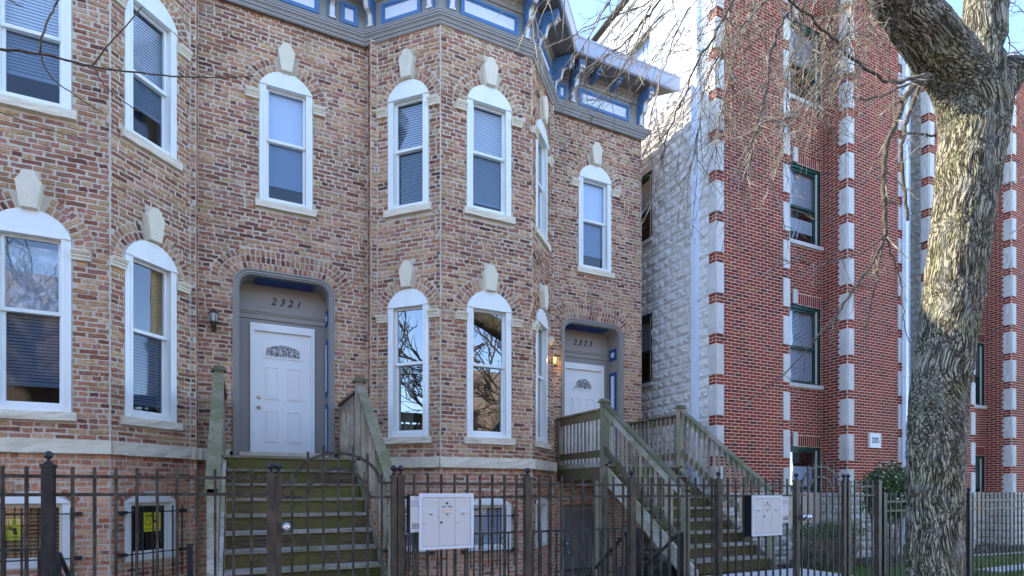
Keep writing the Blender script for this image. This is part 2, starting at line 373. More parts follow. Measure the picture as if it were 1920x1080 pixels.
class SegOpening:
    """segmental low arch"""
    def __init__(s, uc, z0, zs, zt, a=.405):
        s.uc, s.z0, s.zs, s.a = uc, z0, zs, a; h = zt - zs; s.R = (a * a + h * h) / (2 * h); s.zc = zt - s.R; s.Ro = s.R + .115; s.zt = zt
    def block(s, za, zb):
        z = (za + zb) / 2
        if z < s.z0: return None
        if z < s.zs: return (s.uc - s.a, s.uc + s.a)
        q = s.Ro ** 2 - (z - s.zc) ** 2
        return (s.uc - min(math.sqrt(q), s.a + .1), s.uc + min(math.sqrt(q), s.a + .1)) if q > 0 else None
    def hole(s, u):
        x = abs(u - s.uc)
        return None if x >= s.a else (s.z0, s.zc + math.sqrt(s.R ** 2 - x * x))
    def ring(s, face, out, rnd):
        t0 = math.acos(min(1, (s.a + .03) / s.R)); rm = s.R + .06; n = int((math.pi - 2 * t0) * rm / .074)
        for i in range(n):
            t = t0 + (math.pi - 2 * t0) * (i + .5) / n
            out.append((face, s.uc + rm * math.cos(t), s.zc + rm * math.sin(t), .058, .1, t - math.pi / 2, rnd.uniform(0, .008)))

class DoorOpening:
    def __init__(s, uc, z0, zt, a=.755, r=.27, rows=3):
        s.uc, s.z0, s.zt, s.a, s.r, s.rows = uc, z0, zt, a, r, rows; s.zc = zt - r; s.off = rows * .105 + .005
    def block(s, za, zb):
        z = (za + zb) / 2
        if z < s.z0: return None
        if z < s.zc: return (s.uc - s.a, s.uc + s.a)
        q = (s.r + s.off) ** 2 - (z - s.zc) ** 2
        return (s.uc - (s.a - s.r) - math.sqrt(q), s.uc + (s.a - s.r) + math.sqrt(q)) if q > 0 else None
    def hole(s, u):
        x = abs(u - s.uc)
        if x >= s.a: return None
        zt = s.zt if x < s.a - s.r else s.zc + math.sqrt(max(0, s.r ** 2 - (x - s.a + s.r) ** 2))
        return (s.z0, zt)
    def outline(s, off=0, n=8):
        pts = [(s.uc - s.a - off, s.z0)]; rr = s.r + off
        for i in range(n + 1):
            t = math.pi - math.pi / 2 * i / n; pts.append((s.uc - s.a + s.r + rr * math.cos(t), s.zc + rr * math.sin(t)))
        for i in range(n + 1):
            t = math.pi / 2 - math.pi / 2 * i / n; pts.append((s.uc + s.a - s.r + rr * math.cos(t), s.zc + rr * math.sin(t)))
        pts.append((s.uc + s.a + off, s.z0)); return pts
    def ring(s, face, out, rnd):
        for k in range(s.rows):
            off = .008 + k * .105; rr = s.r + off + .047; Lc = rr * math.pi / 2; Lt = 2 * (s.a - s.r); T = 2 * Lc + Lt; n = int(T / .072)
            for i in range(n):
                d = T * (i + .5) / n
                if d < Lc: t = math.pi - d / rr; cx = s.uc - s.a + s.r
                elif d < Lc + Lt: t = math.pi / 2; cx = s.uc - s.a + s.r + (d - Lc)
                else: t = math.pi / 2 - (d - Lc - Lt) / rr; cx = s.uc + s.a - s.r
                out.append((face, cx + rr * math.cos(t), s.zc + rr * math.sin(t), .052, .092, t - math.pi / 2, rnd.uniform(0, .008)))

class RectOpening:
    def __init__(s, u0, u1, z0, z1, lintel=0, sill=0, ext=0): s.u0, s.u1, s.z0, s.z1, s.li, s.si, s.ext = u0, u1, z0, z1, lintel, sill, ext
    def block(s, za, zb):
        z = (za + zb) / 2
        if s.z0 - s.si < z < s.z0 and s.si: return (s.u0 - s.ext, s.u1 + s.ext)
        return (s.u0, s.u1) if s.z0 < z < s.z1 + s.li else None
    def hole(s, u): return (s.z0, s.z1) if s.u0 < u < s.u1 else None
    def ring(s, face, out, rnd):
        if s.li:
            n = int((s.u1 - s.u0) / .0677); w = (s.u1 - s.u0) / n
            for i in range(n): out.append((face, s.u0 + w * (i + .5), s.z1 + s.li / 2, w - .022, s.li - .018, 0, .004))

class Void:
    """no bricks here (another material covers it) but no hole in the sheet"""
    def __init__(s, u0, u1, z0, z1): s.b = (u0, u1, z0, z1)
    def block(s, za, zb): return s.b[:2] if s.b[2] < (za + zb) / 2 < s.b[3] else None
    def hole(s, u): return None
    def ring(s, *a): pass

def lay(face, z0, z1, ops, out, rnd, ch=.0677, L=.218, joint=.0185, header_every=6, rough=.008, u0=0, u1=None, wob=.004, cz=None):
    u1 = face.L if u1 is None else u1; n = int(round((z1 - z0) / ch)); ch = (z1 - z0) / n
    for k in range(n):
        za, zb = z0 + k * ch, z0 + (k + 1) * ch; iv = [(u0, u1)]
        for o in ops:
            b = o.block(za, zb)
            if not b: continue
            nv = []
            for a, c in iv:
                if b[1] <= a or b[0] >= c: nv.append((a, c)); continue
                if b[0] > a: nv.append((a, b[0]))
                if b[1] < c: nv.append((b[1], c))
            iv = nv
        header = header_every and (k % header_every == header_every - 1)
        bl = L / 2 if header else L; off = (k % 2) * bl / 2 + rnd.uniform(-.015, .015) * (rough > .003)
        for a, c in iv:
            i = math.floor((a - off) / bl)
            while True:
                s0, s1 = off + i * bl, off + (i + 1) * bl; i += 1
                if s0 >= c: break
                if rough > .003 and not header and rnd.random() < .13: # the odd pair of headers
                    mid = (s0 + s1) / 2; segs = [(s0, mid), (mid, s1)]
                else: segs = [(s0, s1)]
                for p, q in segs:
                    p, q = max(p, a), min(q, c)
                    if q - p < .04: continue
                    jj = rnd.uniform(-.003, .004) * (rough > .003)
                    out.append((face, (p + q) / 2 + jj, (za + zb) / 2 + rnd.uniform(-wob, wob), q - p - joint * (1 if rough < .003 else rnd.uniform(.75, 1.3)) - abs(jj) * 2, ch - joint + rnd.uniform(-wob, wob), rnd.uniform(-.012, .012) * (rough > .003), rnd.uniform(0, rough)))
    for o in ops: o.ring(face, out, rnd)

def sheet(face, z0, z1, ops, mb, w=0, u0=0, u1=None):
    """the mortar plane of a wall with its openings cut out"""
    u1 = face.L if u1 is None else u1; cuts = {u0, u1}
    for o in ops:
        if isinstance(o, RectOpening): cuts |= {o.u0, o.u1}
        elif isinstance(o, (ArchOpening, SegOpening)):
            for i in range(13): cuts.add(o.uc - o.a * math.cos(math.pi * i / 12))
        elif isinstance(o, DoorOpening):
            cuts |= {o.uc - o.a, o.uc + o.a}
            for i in range(7): t = o.r * (1 - math.cos(math.pi / 2 * i / 6)); cuts |= {o.uc - o.a + t, o.uc + o.a - t}
    cs = sorted(c for c in cuts if u0 - 1e-6 <= c <= u1 + 1e-6)
    for a, b in zip(cs[:-1], cs[1:]):
        if b - a < 1e-5: continue
        la, lb = [z0], [z0]; um = (a + b) / 2; hs = []
        for o in ops:
            if o.hole(um):
                ha = o.hole(a + 1e-6) or o.hole(um); hb = o.hole(b - 1e-6) or o.hole(um); hs.append((ha, hb))
        hs.sort(key=lambda h: h[0][0])
        for ha, hb in hs: la += [ha[0], ha[1]]; lb += [hb[0], hb[1]]
        la.append(z1); lb.append(z1)
        for i in range(0, len(la), 2):
            mb.add([face.pt(a, la[i], w), face.pt(b, lb[i], w), face.pt(b, lb[i + 1], w), face.pt(a, la[i + 1], w)], [(0, 1, 2, 3)])

def brick_template(rnd, rough):
    """unit brick: x,z in -.5...5, y = 0 mortar plane side, -1 = front; scaled later. returns verts, tris/quads"""
    j = rough
    ring = [(-.5, -.5), (-.15, -.5), (.2, -.5), (.5, -.5), (.5, .5), (.17, .5), (-.2, .5), (-.5, .5)]
    V, F = [], []
    for x, z in ring: V.append((x + rnd.uniform(-j, j) * .25, 0, z + rnd.uniform(-j, j)))
    for (x, z), v in zip(ring, list(V)):
        V.append((v[0] * (1 - .03 - rnd.uniform(0, j) * .2), -1 + rnd.uniform(-j, j) * 1.2, v[2] * (1 - rnd.uniform(.02, .05 + j * 1.6))))
    V.append((rnd.uniform(-.2, .2), -1 - rnd.uniform(-j, j) * 1.5, rnd.uniform(-.1, .1)))
    for i in range(8):
        k = (i + 1) % 8; F.append((i, k, k + 8, i + 8)); F.append((i + 8, k + 8, 16))
    return V, F
def block_template(rnd, rough):
    nx, nz = 6, 4; V, F = [], []
    for j in range(nz + 1):
        for i in range(nx + 1):
            edge = i in (0, nx) or j in (0, nz)
            V.append((-.5 + i / nx, (-.25 if edge else -1 + rnd.uniform(-rough, rough)), -.5 + j / nz))
    for j in range(nz):
        for i in range(nx): a = j * (nx + 1) + i; F.append((a, a + 1, a + nx + 2, a + nx + 1))
    b = len(V); ring = [0, nx, (nx + 1) * (nz + 1) - 1, (nx + 1) * nz]
    V += [(-.5, 0, -.5), (.5, 0, -.5), (.5, 0, .5), (-.5, 0, .5)]
    bot = list(range(nx + 1)); F.append(tuple([b, b + 1] + bot[::-1]))
    top = [(nx + 1) * nz + i for i in range(nx + 1)]; F.append(tuple([b + 3] + top + [b + 2]))
    lf = [(nx + 1) * j for j in range(nz + 1)]; F.append(tuple([b] + lf + [b + 3]))
    rt = [(nx + 1) * j + nx for j in range(nz + 1)]; F.append(tuple([b + 1, b + 2] + rt[::-1]))
    return V, F

def set_tone(me, cols):
    at_ = me.color_attributes.new('tone', 'FLOAT_COLOR', 'POINT'); at_.data.foreach_set('color', np.asarray(cols, dtype=np.float32).ravel())

def emit_masonry(root, recs, name, mat, palette, rnd, template, depth, rough, variants=24, limit=300, stuff_label=None, shade=None):
    temps = [template(rnd, rough) for _ in range(10)]
    pool = []
    for i in range(variants):
        V, F = temps[i % 10]; me = bpy.data.meshes.new(name); me.from_pydata(V, [], F); me.materials.append(M[mat])
        c = palette(rnd); set_tone(me, [(*c, 1)] * len(V)); pool.append(me)
    big = []
    for i, r in enumerate(recs):
        f, u, z, l, h, ang, proud = r; p = f.pt(u, z); x, y, d = proj(p)
        vis = 0 < x < 1920 and 0 < y < 1080 and (p - Vector((0, 0, EYE))).dot(f.n) < 0
        fore = abs((p - Vector((0, 0, EYE))).normalized().dot(f.n))
        big.append((-(l * h * fore / d ** 2) if vis else 0, i))
    big.sort(); chosen = set(i for s, i in big[:limit] if s < 0)
    VV, FF, CC = [], [], []; base = 0
    for i, (f, u, z, l, h, ang, proud) in enumerate(recs):
        if i in chosen:
            o = bpy.data.objects.new(name, rnd.choice(pool)); C.objects.link(o); o.parent = root
            o.location = f.pt(u, z, -.004) - root.location; o.rotation_euler = Matrix.Rotation(f.rz, 3, 'Z').to_4x4().to_euler() if not ang else (Matrix.Rotation(f.rz, 3, 'Z') @ Matrix.Rotation(-ang, 3, 'Y')).to_euler()
            o.scale = (l, depth + proud, h); continue
        V, F = temps[rnd.randrange(10)]; c = palette(rnd)
        A = np.array(V); A = A * np.array([l, depth + proud, h]); ca, sa = math.cos(ang), math.sin(ang)
        x = A[:, 0] * ca - A[:, 2] * sa; zz = A[:, 0] * sa + A[:, 2] * ca; w = -A[:, 1] - .004
        P = np.array(f.p0)[None] + np.outer(u + x, np.array(f.u)) + np.outer(w, np.array(f.n)); P[:, 2] = z + zz
        VV.append(P); FF += [tuple(k + base for k in q) for q in F]; CC += [(*c, 1)] * len(V); base += len(V)
    if VV:
        me = bpy.data.meshes.new(name + '_field'); me.from_pydata(np.concatenate(VV).tolist(), [], FF); me.materials.append(M[mat]); set_tone(me, CC)
        part(name + 's', me, root, kind='stuff')

def common_pal(lo=0):
    P = [((.34, .175, .125), 4), ((.42, .25, .175), 4.5), ((.46, .32, .215), 3.4), ((.25, .115, .09), 3), ((.43, .32, .20), 2), ((.15, .07, .065), 1.3), ((.50, .37, .29), 2), ((.33, .18, .155), 3)]
    Q = [((.50, .27, .20), 4), ((.55, .34, .26), 4), ((.42, .17, .12), 2), ((.46, .30, .22), 2), ((.24, .13, .11), 1)]
    def f(rnd, S=(P if not lo else Q)):
        c = rnd.choices([a for a, _ in S], [b for _, b in S])[0]; k = rnd.uniform(.85, 1.15)
        return tuple(min(1, v * k * w * rnd.uniform(.95, 1.05)) for v, w in zip(c, (1.20, 1.06, .89)))
    return f
def red_pal(rnd):
    c = (.26, .042, .028) if rnd.random() < .84 else ((.14, .03, .025) if rnd.random() < .7 else (.28, .085, .03))
    k = rnd.uniform(.86, 1.14); return tuple(v * k for v in c)
def band_pal(rnd): k = rnd.uniform(.85, 1.1); return (.24 * k, .05 * k, .04 * k)

# ------------------------------------------------------------------ windows
_cache = {}
def arch_window(root, loc, rz, H, a=.405, Rr=.43, zc=None, meet=None, fill=('blind_slat', 'blind_slat'), style='blind', glassm='pane_glass', blind_to=.0):
    """white window in a round-headed opening. loc: sill-top centre on the wall face; H: height of the square head"""
    key = ('aw', round(H, 3), a, zc, meet)
    if key not in _cache:
        m = MB(); ia = a - .105; yb = .15
        m.box(-a + .004, -ia, -.012, yb, 0, H); m.box(ia, a - .004, -.012, yb, 0, H); m.box(-ia, ia, -.006, yb, 0, .075)
        m.box(-ia - .035, -ia, -.022, .0, .02, H); m.box(ia, ia + .035, -.022, .0, .02, H)
        poly = [(-a + .004, H)]; t0 = math.acos(min(1, (a - .004) / Rr)); n = 14
        poly = [(-(a - .004), H), (a - .004, H)]
        for i in range(n + 1):
            t = t0 + (math.pi - 2 * t0) * i / n; q = (Rr * .992 * math.cos(t), zc + Rr * .992 * math.sin(t))
            if q[1] > H + .004: poly.append(q)
        m.prism_y(poly, -.035, .12); m.box(-ia, ia, -.045, .03, H - .012, H + .012)
        case = m.mesh('window', 'white_vinyl')
        def sash(z0, z1, y):
            s = MB(); s.box(-ia + .002, -ia + .04, y, y + .035, z0, z1); s.box(ia - .04, ia - .002, y, y + .035, z0, z1)
            s.box(-ia + .04, ia - .04, y, y + .035, z0, z0 + .045); s.box(-ia + .04, ia - .04, y, y + .035, z1 - .04, z1); return s.mesh('sash', 'white_vinyl')
        zb = meet if meet else H * .5
        up = sash(zb - .02, H - .002, .05); lo = sash(.077, zb + .018, .09)
        gu = MB().add([(-ia + .03, .068, zb + .01), (ia - .03, .068, zb + .01), (ia - .03, .068, H - .03), (-ia + .03, .068, H - .03)], [(0, 1, 2, 3)])
        gl = MB().add([(-ia + .03, .108, .11), (ia - .03, .108, .11), (ia - .03, .108, zb), (-ia + .03, .108, zb)], [(0, 1, 2, 3)])
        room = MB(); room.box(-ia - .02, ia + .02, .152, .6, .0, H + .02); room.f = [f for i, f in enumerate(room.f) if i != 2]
        hd = MB().box(-ia + .001, ia - .001, .05, .15, H - .004, H - .001)
        _cache[key] = (case, up, lo, gu, gl, room, ia, zb)
    case, up, lo, gu, gl, room, ia, zb = _cache[key]
    w = part('window', case, root, loc, rz)
    sub('upper_sash', up, w); sub('lower_sash', lo, w)
    sub('pane', gu.mesh('pane', glassm), w); sub('pane', gl.mesh('pane', 'screened_glass' if glassm == 'pane_glass' else glassm), w)
    if style == 'film': sub('plastic_sheet', boxm('plastic_sheet', -ia + .02, ia - .02, .13, .134, zb - .0, H - .1, 'plastic_film'), w)
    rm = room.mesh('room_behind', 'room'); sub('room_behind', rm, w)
    def slats(z0, z1, mat, sp=.04, depth=.03):
        b = MB(); n = int((z1 - z0) / sp); q = .0215 if mat == 'blind_slat' else .0165
        for i in range(n):
            z = z0 + sp * (i + .5); b.add([(-ia + .01, .14, z - q), (ia - .01, .14, z - q), (ia - .01, .14 + depth * .5, z + q + .002), (-ia + .01, .14 + depth * .5, z + q + .002)], [(0, 1, 2, 3)])
        b.box(-ia + .01, ia - .01, .138, .16, z0 - .02, z0); return b.mesh('blind', mat)
    if style in ('blind', 'film'): sub('blind', slats(.10 + blind_to, (H - .02) if style == 'blind' else zb, fill[0]), w)
    if style == 'shade':
        sub('roller_shade', boxm('roller_shade', -ia + .01, ia - .01, .14, .143, .34, H - .01, 'shade_cloth'), w)
    if style == 'curtain':
        c = MB(); xs = [i / 14 for i in range(15)]
        for i in range(14):
            x0 = -ia + .0 + xs[i] * .26; x1 = -ia + xs[i + 1] * .26
            c.add([(x0, .2 + .02 * (i % 2), .1), (x1, .2 + .02 * ((i + 1) % 2), .1), (x1, .2 + .02 * ((i + 1) % 2), H), (x0, .2 + .02 * (i % 2), H)], [(0, 1, 2, 3)])
        sub('curtain', c.mesh('curtain', fill[0]), w)
    if style == 'side_tan':
        sub('curtain', boxm('curtain', .12, ia, .16, .18, zb, H, 'tan_curtain'), w); sub('blind', slats(.10 + blind_to, zb, fill[0]), w)
    return w

def keystone(root, loc, rz, h=.46, wt=.24, wb=.17, seed=0):
    """sloped shoulders on top, tapering down"""
    key = ('ks', round(h, 2))
    if key not in _cache:
        m = MB(); P = [(-wb / 2, 0), (wb / 2, 0), (wt / 2 + .012, h - .14), (wt / 2 - .025, h - .09), (wt / 2 - .06, h - .02), (.03, h), (-.03, h), (-wt / 2 + .06, h - .02), (-wt / 2 + .025, h - .09), (-wt / 2 - .012, h - .14)]
        Q = [(x * .93, z * .97 + h * .012) for x, z in P]; n = len(P)
        V = [(x, 0, z) for x, z in P] + [(x, -.085, z) for x, z in P] + [(x, -.105, z) for x, z in Q]
        Fs = [tuple(range(2 * n, 3 * n))] + [(i, (i + 1) % n, (i + 1) % n + n, i + n) for i in range(n)] + [(i + n, (i + 1) % n + n, (i + 1) % n + 2 * n, i + 2 * n) for i in range(n)]
        m.add(V, Fs); _cache[key] = m.mesh('keystone', 'limestone')
    return part('keystone', _cache[key], root, loc, rz)
def impost(root, loc, rz, w=.19):
    if 'imp' not in _cache:
        m = MB(); prof = [(.0, 0), (-.05, 0), (-.055, .03), (-.07, .045), (-.062, .06), (-.085, .08), (-.1, .105), (-.1, .12), (0, .12)]
        m.prism_x(prof, -w / 2, w / 2); _cache['imp'] = m.mesh('impost_block', 'limestone')
    return part('impost_block', _cache['imp'], root, loc, rz)
def sill(root, face, uc, z, half, h=.105, d=.07, seed=0, mat='limestone', amp=.008, name='window_sill'):
    me = rough_box(half * 2, d, h, amp, seed).mesh(name, mat)
    return part(name, me, root, face.pt(uc - half, z - h, -.004), face.rz)

def dress(root, face, uc, z0, zc, H, meet, seed, a=.405, keyh=.46, dz=0, **kw):
    """window + sill + keystone + imposts"""
    arch_window(root, face.pt(uc, z0, 0), face.rz, H, a=a, zc=zc - z0, meet=meet, **kw)
    sill(root, face, uc, z0, a + .055, seed=seed)
    keystone(root, face.pt(uc, zc + .41, -.002), face.rz, keyh)
    for sx in (-1, 1): impost(root, face.pt(uc + sx * (a + .1), zc - .115, -.002), face.rz)

def sweep(path, prof, name, mat, ext=None):
    """prof: (w, z) swept along path with mitred corners; ext: points before/after for the end mitres"""
    pts = [Vector((p[0], p[1], 0)) for p in path]; pre = Vector((*ext[0], 0)) if ext and ext[0] else None; post = Vector((*ext[1], 0)) if ext and ext[1] else None
    offs = []
    for i, p in enumerate(pts):
        d0 = (p - (pts[i - 1] if i else pre)).normalized() if (i or pre) else None
        d1 = ((pts[i + 1] if i < len(pts) - 1 else post) - p).normalized() if (i < len(pts) - 1 or post) else None
        if d0 is None: d0 = d1
        if d1 is None: d1 = d0
        n0 = Vector((d0.y, -d0.x, 0)); n1 = Vector((d1.y, -d1.x, 0)); m = (n0 + n1).normalized(); offs.append(m / max(.2, m.dot(n0)))
    mb = MB(); n = len(prof); V = []
    for p, o in zip(pts, offs):
        for w, z in prof: V.append(p + o * w + Vector((0, 0, z)))
    F = [(i * n + j, (i + 1) * n + j, (i + 1) * n + j + 1, i * n + j + 1) for i in range(len(pts) - 1) for j in range(n - 1)]
    mb.add(V, F); return mb.mesh(name, mat)

def bracket(root, face, u, z=9.35, s=1.0):
    if 'br' not in _cache:
        P = [(.0, 0), (.055, 0), (.07, .05), (.075, .12), (.085, .17), (.12, .195), (.165, .21), (.19, .25), (.195, .30), (.215, .36), (.255, .395), (.30, .40), (.335, .385), (.365, .40), (.375, .44), (.40, .455), (.415, .49), (.415, .60), (0, .60)]
        m = MB(); hw = .06; V = [(x, -y, zz) for x in (-hw, hw) for y, zz in P]; n = len(P)
        m.add(V, [tuple(range(n)), tuple(range(2 * n - 1, n - 1, -1))] + [(i, (i + 1) % n, (i + 1) % n + n, i + n) for i in range(n)])
        for sx in (-1, 1):      # curled relief on each cheek
            for cy, cz_, r in ((-.10, .30, .06), (-.27, .47, .06)):
                pts = [(sx * (hw + .004), cy + r * (1 - t / 14) * math.cos(t * .62 + .6), cz_ + r * (1 - t / 14) * math.sin(t * .62 + .6)) for t in range(12)]
                m.tube(pts, .009, 5)
        b = m.mesh('bracket', 'blue_paint')
        r = MB(); hw = .036; Q = P[1:17]
        for (y0, z0), (y1, z1) in zip(Q[:-1], Q[1:]):
            r.add([(-hw, -y0 - .012, z0), (hw, -y0 - .012, z0), (hw, -y1 - .012, z1), (-hw, -y1 - .012, z1)], [(0, 1, 2, 3)])
            for x in (-hw, hw): r.add([(x, -y0 - .012, z0), (x, -y1 - .012, z1), (x, -y1 + .01, z1), (x, -y0 + .01, z0)], [(0, 1, 2, 3)])
        r.box(-.05, .05, -.09, -.0, -.015, .02); r.box(-.05, .05, -.43, -.36, .44, .47)
        _cache['br'] = (b, r.mesh('bracket_ribbon', 'ribbon_white'))
    b = part('bracket', _cache['br'][0], root, face.pt(u, z, .02), face.rz); sub('bracket_ribbon', _cache['br'][1], b); return b
def panel(root, face, u0, u1, z0=9.36, z1=9.70):
    m = MB(); t = .045
    for (a, b, c, d) in ((u0, u1, z0, z0 + t), (u0, u1, z1 - t, z1), (u0, u0 + t, z0 + t, z1 - t), (u1 - t, u1, z0 + t, z1 - t)):
        m.box(a - u0, b - u0, -.032, 0, c - z0, d - z0)
    t2 = .07
    for (a, b, c, d) in ((u0 + t, u1 - t, z0 + t, z0 + t2), (u0 + t, u1 - t, z1 - t2, z1 - t), (u0 + t, u0 + t2, z0 + t2, z1 - t2), (u1 - t2, u1 - t, z0 + t2, z1 - t2)):
        m.box(a - u0, b - u0, -.018, 0, c - z0, d - z0)
    p = part('frieze_panel', m.mesh('frieze_panel', 'blue_paint'), root, face.pt(u0, z0, .022), face.rz)
    sub('panel_board', boxm('panel_board', t2, u1 - u0 - t2, -.008, .0, t2, z1 - z0 - t2, 'panel_white'), p)

MOULD = [(0, 9.10), (.025, 9.10), (.04, 9.12), (.04, 9.145), (.06, 9.15), (.065, 9.17), (.08, 9.19), (.10, 9.20), (.10, 9.225), (.115, 9.23), (.115, 9.25), (.13, 9.265), (.13, 9.28), (.02, 9.30)]
def cornice(root, path, ext, skip=0):
    part('cornice_moulding', sweep(path, MOULD, 'cornice_moulding', 'moulding_grey', ext), root)
    part('frieze', sweep(path, [(.02, 9.295), (.02, 9.80)], 'frieze', 'grey_paint', ext), root)
    part('bed_moulding', sweep(path, [(.02, 9.775), (.045, 9.78), (.045, 9.80), (.03, 9.81), (.03, 9.86), (.04, 9.87), (.04, 9.93), (.07, 9.94), (.09, 9.985)], 'bed_moulding', 'taupe_paint', ext), root)
    part('soffit', sweep(path, [(.0, 9.985), (.53, 9.985)], 'soffit', 'soffit', ext), root)
    part('eave_fascia', sweep(path, [(.47, 9.985), (.50, 9.97), (.53, 9.985), (.53, 10.01), (.535, 10.02), (.545, 10.22), (.56, 10.24), (.56, 10.27), (.30, 10.30), (-.3, 10.33)], 'eave_fascia', 'gutter', ext), root)

def door_surround(root, face, op, door_u, leaf, frame_top, num, fan, uside):
    """painted casing round the recessed door, recess lining, back wall with transom, leaf"""
    op2 = op
    def band(o0, o1, w0, w1, name, mat, m=None):
        A = op.outline(o0); B = op.outline(o1); m = m or MB()
        for i in range(len(A) - 1): m.add([face.pt(A[i][0], A[i][1], w0), face.pt(A[i + 1][0], A[i + 1][1], w0), face.pt(B[i + 1][0], B[i + 1][1], w1), face.pt(B[i][0], B[i][1], w1)], [(0, 1, 2, 3)])
        return m
    m = band(0, 0, -.02, .03, '', ''); band(0, -.02, .03, .035, '', '', m); band(-.02, -.035, .035, .015, '', '', m); band(-.035, -.06, .015, .02, '', '', m); band(-.06, -.07, .02, 0, '', '', m); band(-.07, -.085, 0, .0, '', '', m); band(-.085, -.085, 0, -.03, '', '', m)
    ds = part('door_surround', m.mesh('door_surround', 'grey_paint'), root)
    dp = .43
    l = band(-.085, -.085, -.03, -dp, '', ''); sub('recess_lining', l.mesh('recess_lining', 'grey_paint'), ds)
    # blue panels of the recess: head and right reveal (> white centre board)
    x0, x1 = op.uc - op.a + .085, op.uc + op.a - .085; zt = op.zt - .085
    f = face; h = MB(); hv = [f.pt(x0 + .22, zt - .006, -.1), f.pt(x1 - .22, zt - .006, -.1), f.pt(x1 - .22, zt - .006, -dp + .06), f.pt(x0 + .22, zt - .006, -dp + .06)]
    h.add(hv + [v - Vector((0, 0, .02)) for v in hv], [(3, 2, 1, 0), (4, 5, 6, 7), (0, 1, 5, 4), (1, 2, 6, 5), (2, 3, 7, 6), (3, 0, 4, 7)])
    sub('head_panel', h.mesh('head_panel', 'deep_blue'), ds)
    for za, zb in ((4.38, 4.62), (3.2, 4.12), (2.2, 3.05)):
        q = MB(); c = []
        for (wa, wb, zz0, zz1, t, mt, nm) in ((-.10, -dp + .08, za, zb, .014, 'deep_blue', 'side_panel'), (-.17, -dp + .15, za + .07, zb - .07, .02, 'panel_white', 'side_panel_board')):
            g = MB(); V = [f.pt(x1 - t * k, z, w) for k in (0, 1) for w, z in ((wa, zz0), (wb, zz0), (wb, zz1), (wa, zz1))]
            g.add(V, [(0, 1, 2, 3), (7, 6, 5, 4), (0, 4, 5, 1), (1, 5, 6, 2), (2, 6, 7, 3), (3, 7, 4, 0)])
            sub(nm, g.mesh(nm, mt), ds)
    # back wall of the recess with a hole for the door
    bw = MB(); du0, du1 = door_u[0], door_u[1]; wz = -dp
    fu0, fu1, ft = door_u[0] - .06, door_u[1] + .06, frame_top
    def quad(mb, a, b, c, d, w): mb.add([f.pt(a, c, w), f.pt(b, c, w), f.pt(b, d, w), f.pt(a, d, w)], [(0, 1, 2, 3)])
    quad(bw, x0 - .1, fu0, op.z0, ft, wz); quad(bw, fu1, x1 + .1, op.z0, ft, wz); quad(bw, x0 - .1, x1 + .1, ft, op.zt + .1, wz)
    part('door_recess_wall', bw.mesh('door_recess_wall', 'grey_paint'), root)
    tb = MB()
    zz = [(4.49, .012), (4.51, .03), (4.53, .03), (4.535, .045), (4.56, .045), (4.565, .02)]
    V = []; 
    for u in (x0, x1):
        for z, w in [(4.42, 0), (4.42, .02), (4.48, .02)] + zz + [(4.57, 0)]: V.append(f.pt(u, z, wz + w + .001))
    n = len(V) // 2; tb.add(V, [(i, i + 1, i + 1 + n, i + n) for i in range(n - 1)])
    part('transom_ledge', tb.mesh('transom_ledge', 'taupe_paint'), root)
    tp = MB(); quad(tp, x0 - .05, x1 + .05, 4.57, op.zt + .05, wz + .004); part('transom_board', tp.mesh('transom_board', 'taupe_paint'), root)
    fr = MB()
    O = lambda a, b, c, d, w0, w1: fr.add([f.pt(x, z, w) for w in (w0, w1) for x, z in ((a, c), (b, c), (b, d), (a, d))], [(0, 1, 2, 3), (7, 6, 5, 4), (0, 4, 5, 1), (1, 5, 6, 2), (2, 6, 7, 3), (3, 7, 4, 0)])
    O(fu0, du0 + .004, 2.1, ft, wz - .06, wz + .035); O(du1 - .004, fu1, 2.1, ft, wz - .06, wz + .035); O(du0 + .004, du1 - .004, leaf[1] - .004, ft, wz - .06, wz + .035)
    part('door_frame', fr.mesh('door_frame', 'white_vinyl'), root)
    # the leaf in local coordinates: x 0..W, y 0 front, z 0..Hh
    W = du1 - du0; Hh = leaf[1] - leaf[0]; m = MB(); m.box(0, W, 0, .045, 0, Hh)
    loc = f.pt(du0, leaf[0], wz - .015)
    d = part('door', m.mesh('door', 'white_door'), root, loc, face.rz)
    def framed(x0, x1, z0, z1):
        g = MB(); t = .016
        for (a, b, c, e) in ((x0, x1, z0, z0 + t), (x0, x1, z1 - t, z1), (x0, x0 + t, z0 + t, z1 - t), (x1 - t, x1, z0 + t, z1 - t)): g.box(a, b, -.014, 0, c, e)
        t = .035; g.box(x0 + t, x1 - t, -.010, 0, z0 + t, z1 - t); return g.mesh('door_panel', 'white_door')
    px = [(W * .19, W * .42), (W * .58, W * .81)]
    rows = [(Hh * .12, Hh * .37), (Hh * .46, Hh * .72)] if fan == 'oval' else [(Hh * .12, Hh * .37), (Hh * .46, Hh * .70)]
    for a, b in px:
        for c, e in rows: sub('door_panel', framed(a, b, c, e), d)
    if fan == 'oval':
        gx0, gx1, gz0, gz1 = W * .2, W * .8, Hh * .805, Hh * .90
        arc = [(gx0 + (gx1 - gx0) * i / 12, gz0 + (gz1 - gz0) * (.62 + .38 * math.sin(math.pi * i / 12))) for i in range(13)]
        P = [(gx0, gz0), (gx1, gz0)] + arc[::-1]
        rim = MB().prism_y([(gx0 - .035, gz0 - .035), (gx1 + .035, gz0 - .035)] + [(gx0 - .035 + (gx1 - gx0 + .07) * i / 12, gz0 + .03 + (gz1 - gz0) * (.62 + .38 * math.sin(math.pi * i / 12))) for i in range(12, -1, -1)], -.012, 0)
    else:
        cx, cz_, rr = W * .5, Hh * .80, W * .235
        P = [(cx + rr * math.cos(math.pi * i / 16), cz_ + rr * math.sin(math.pi * i / 16)) for i in range(17)]
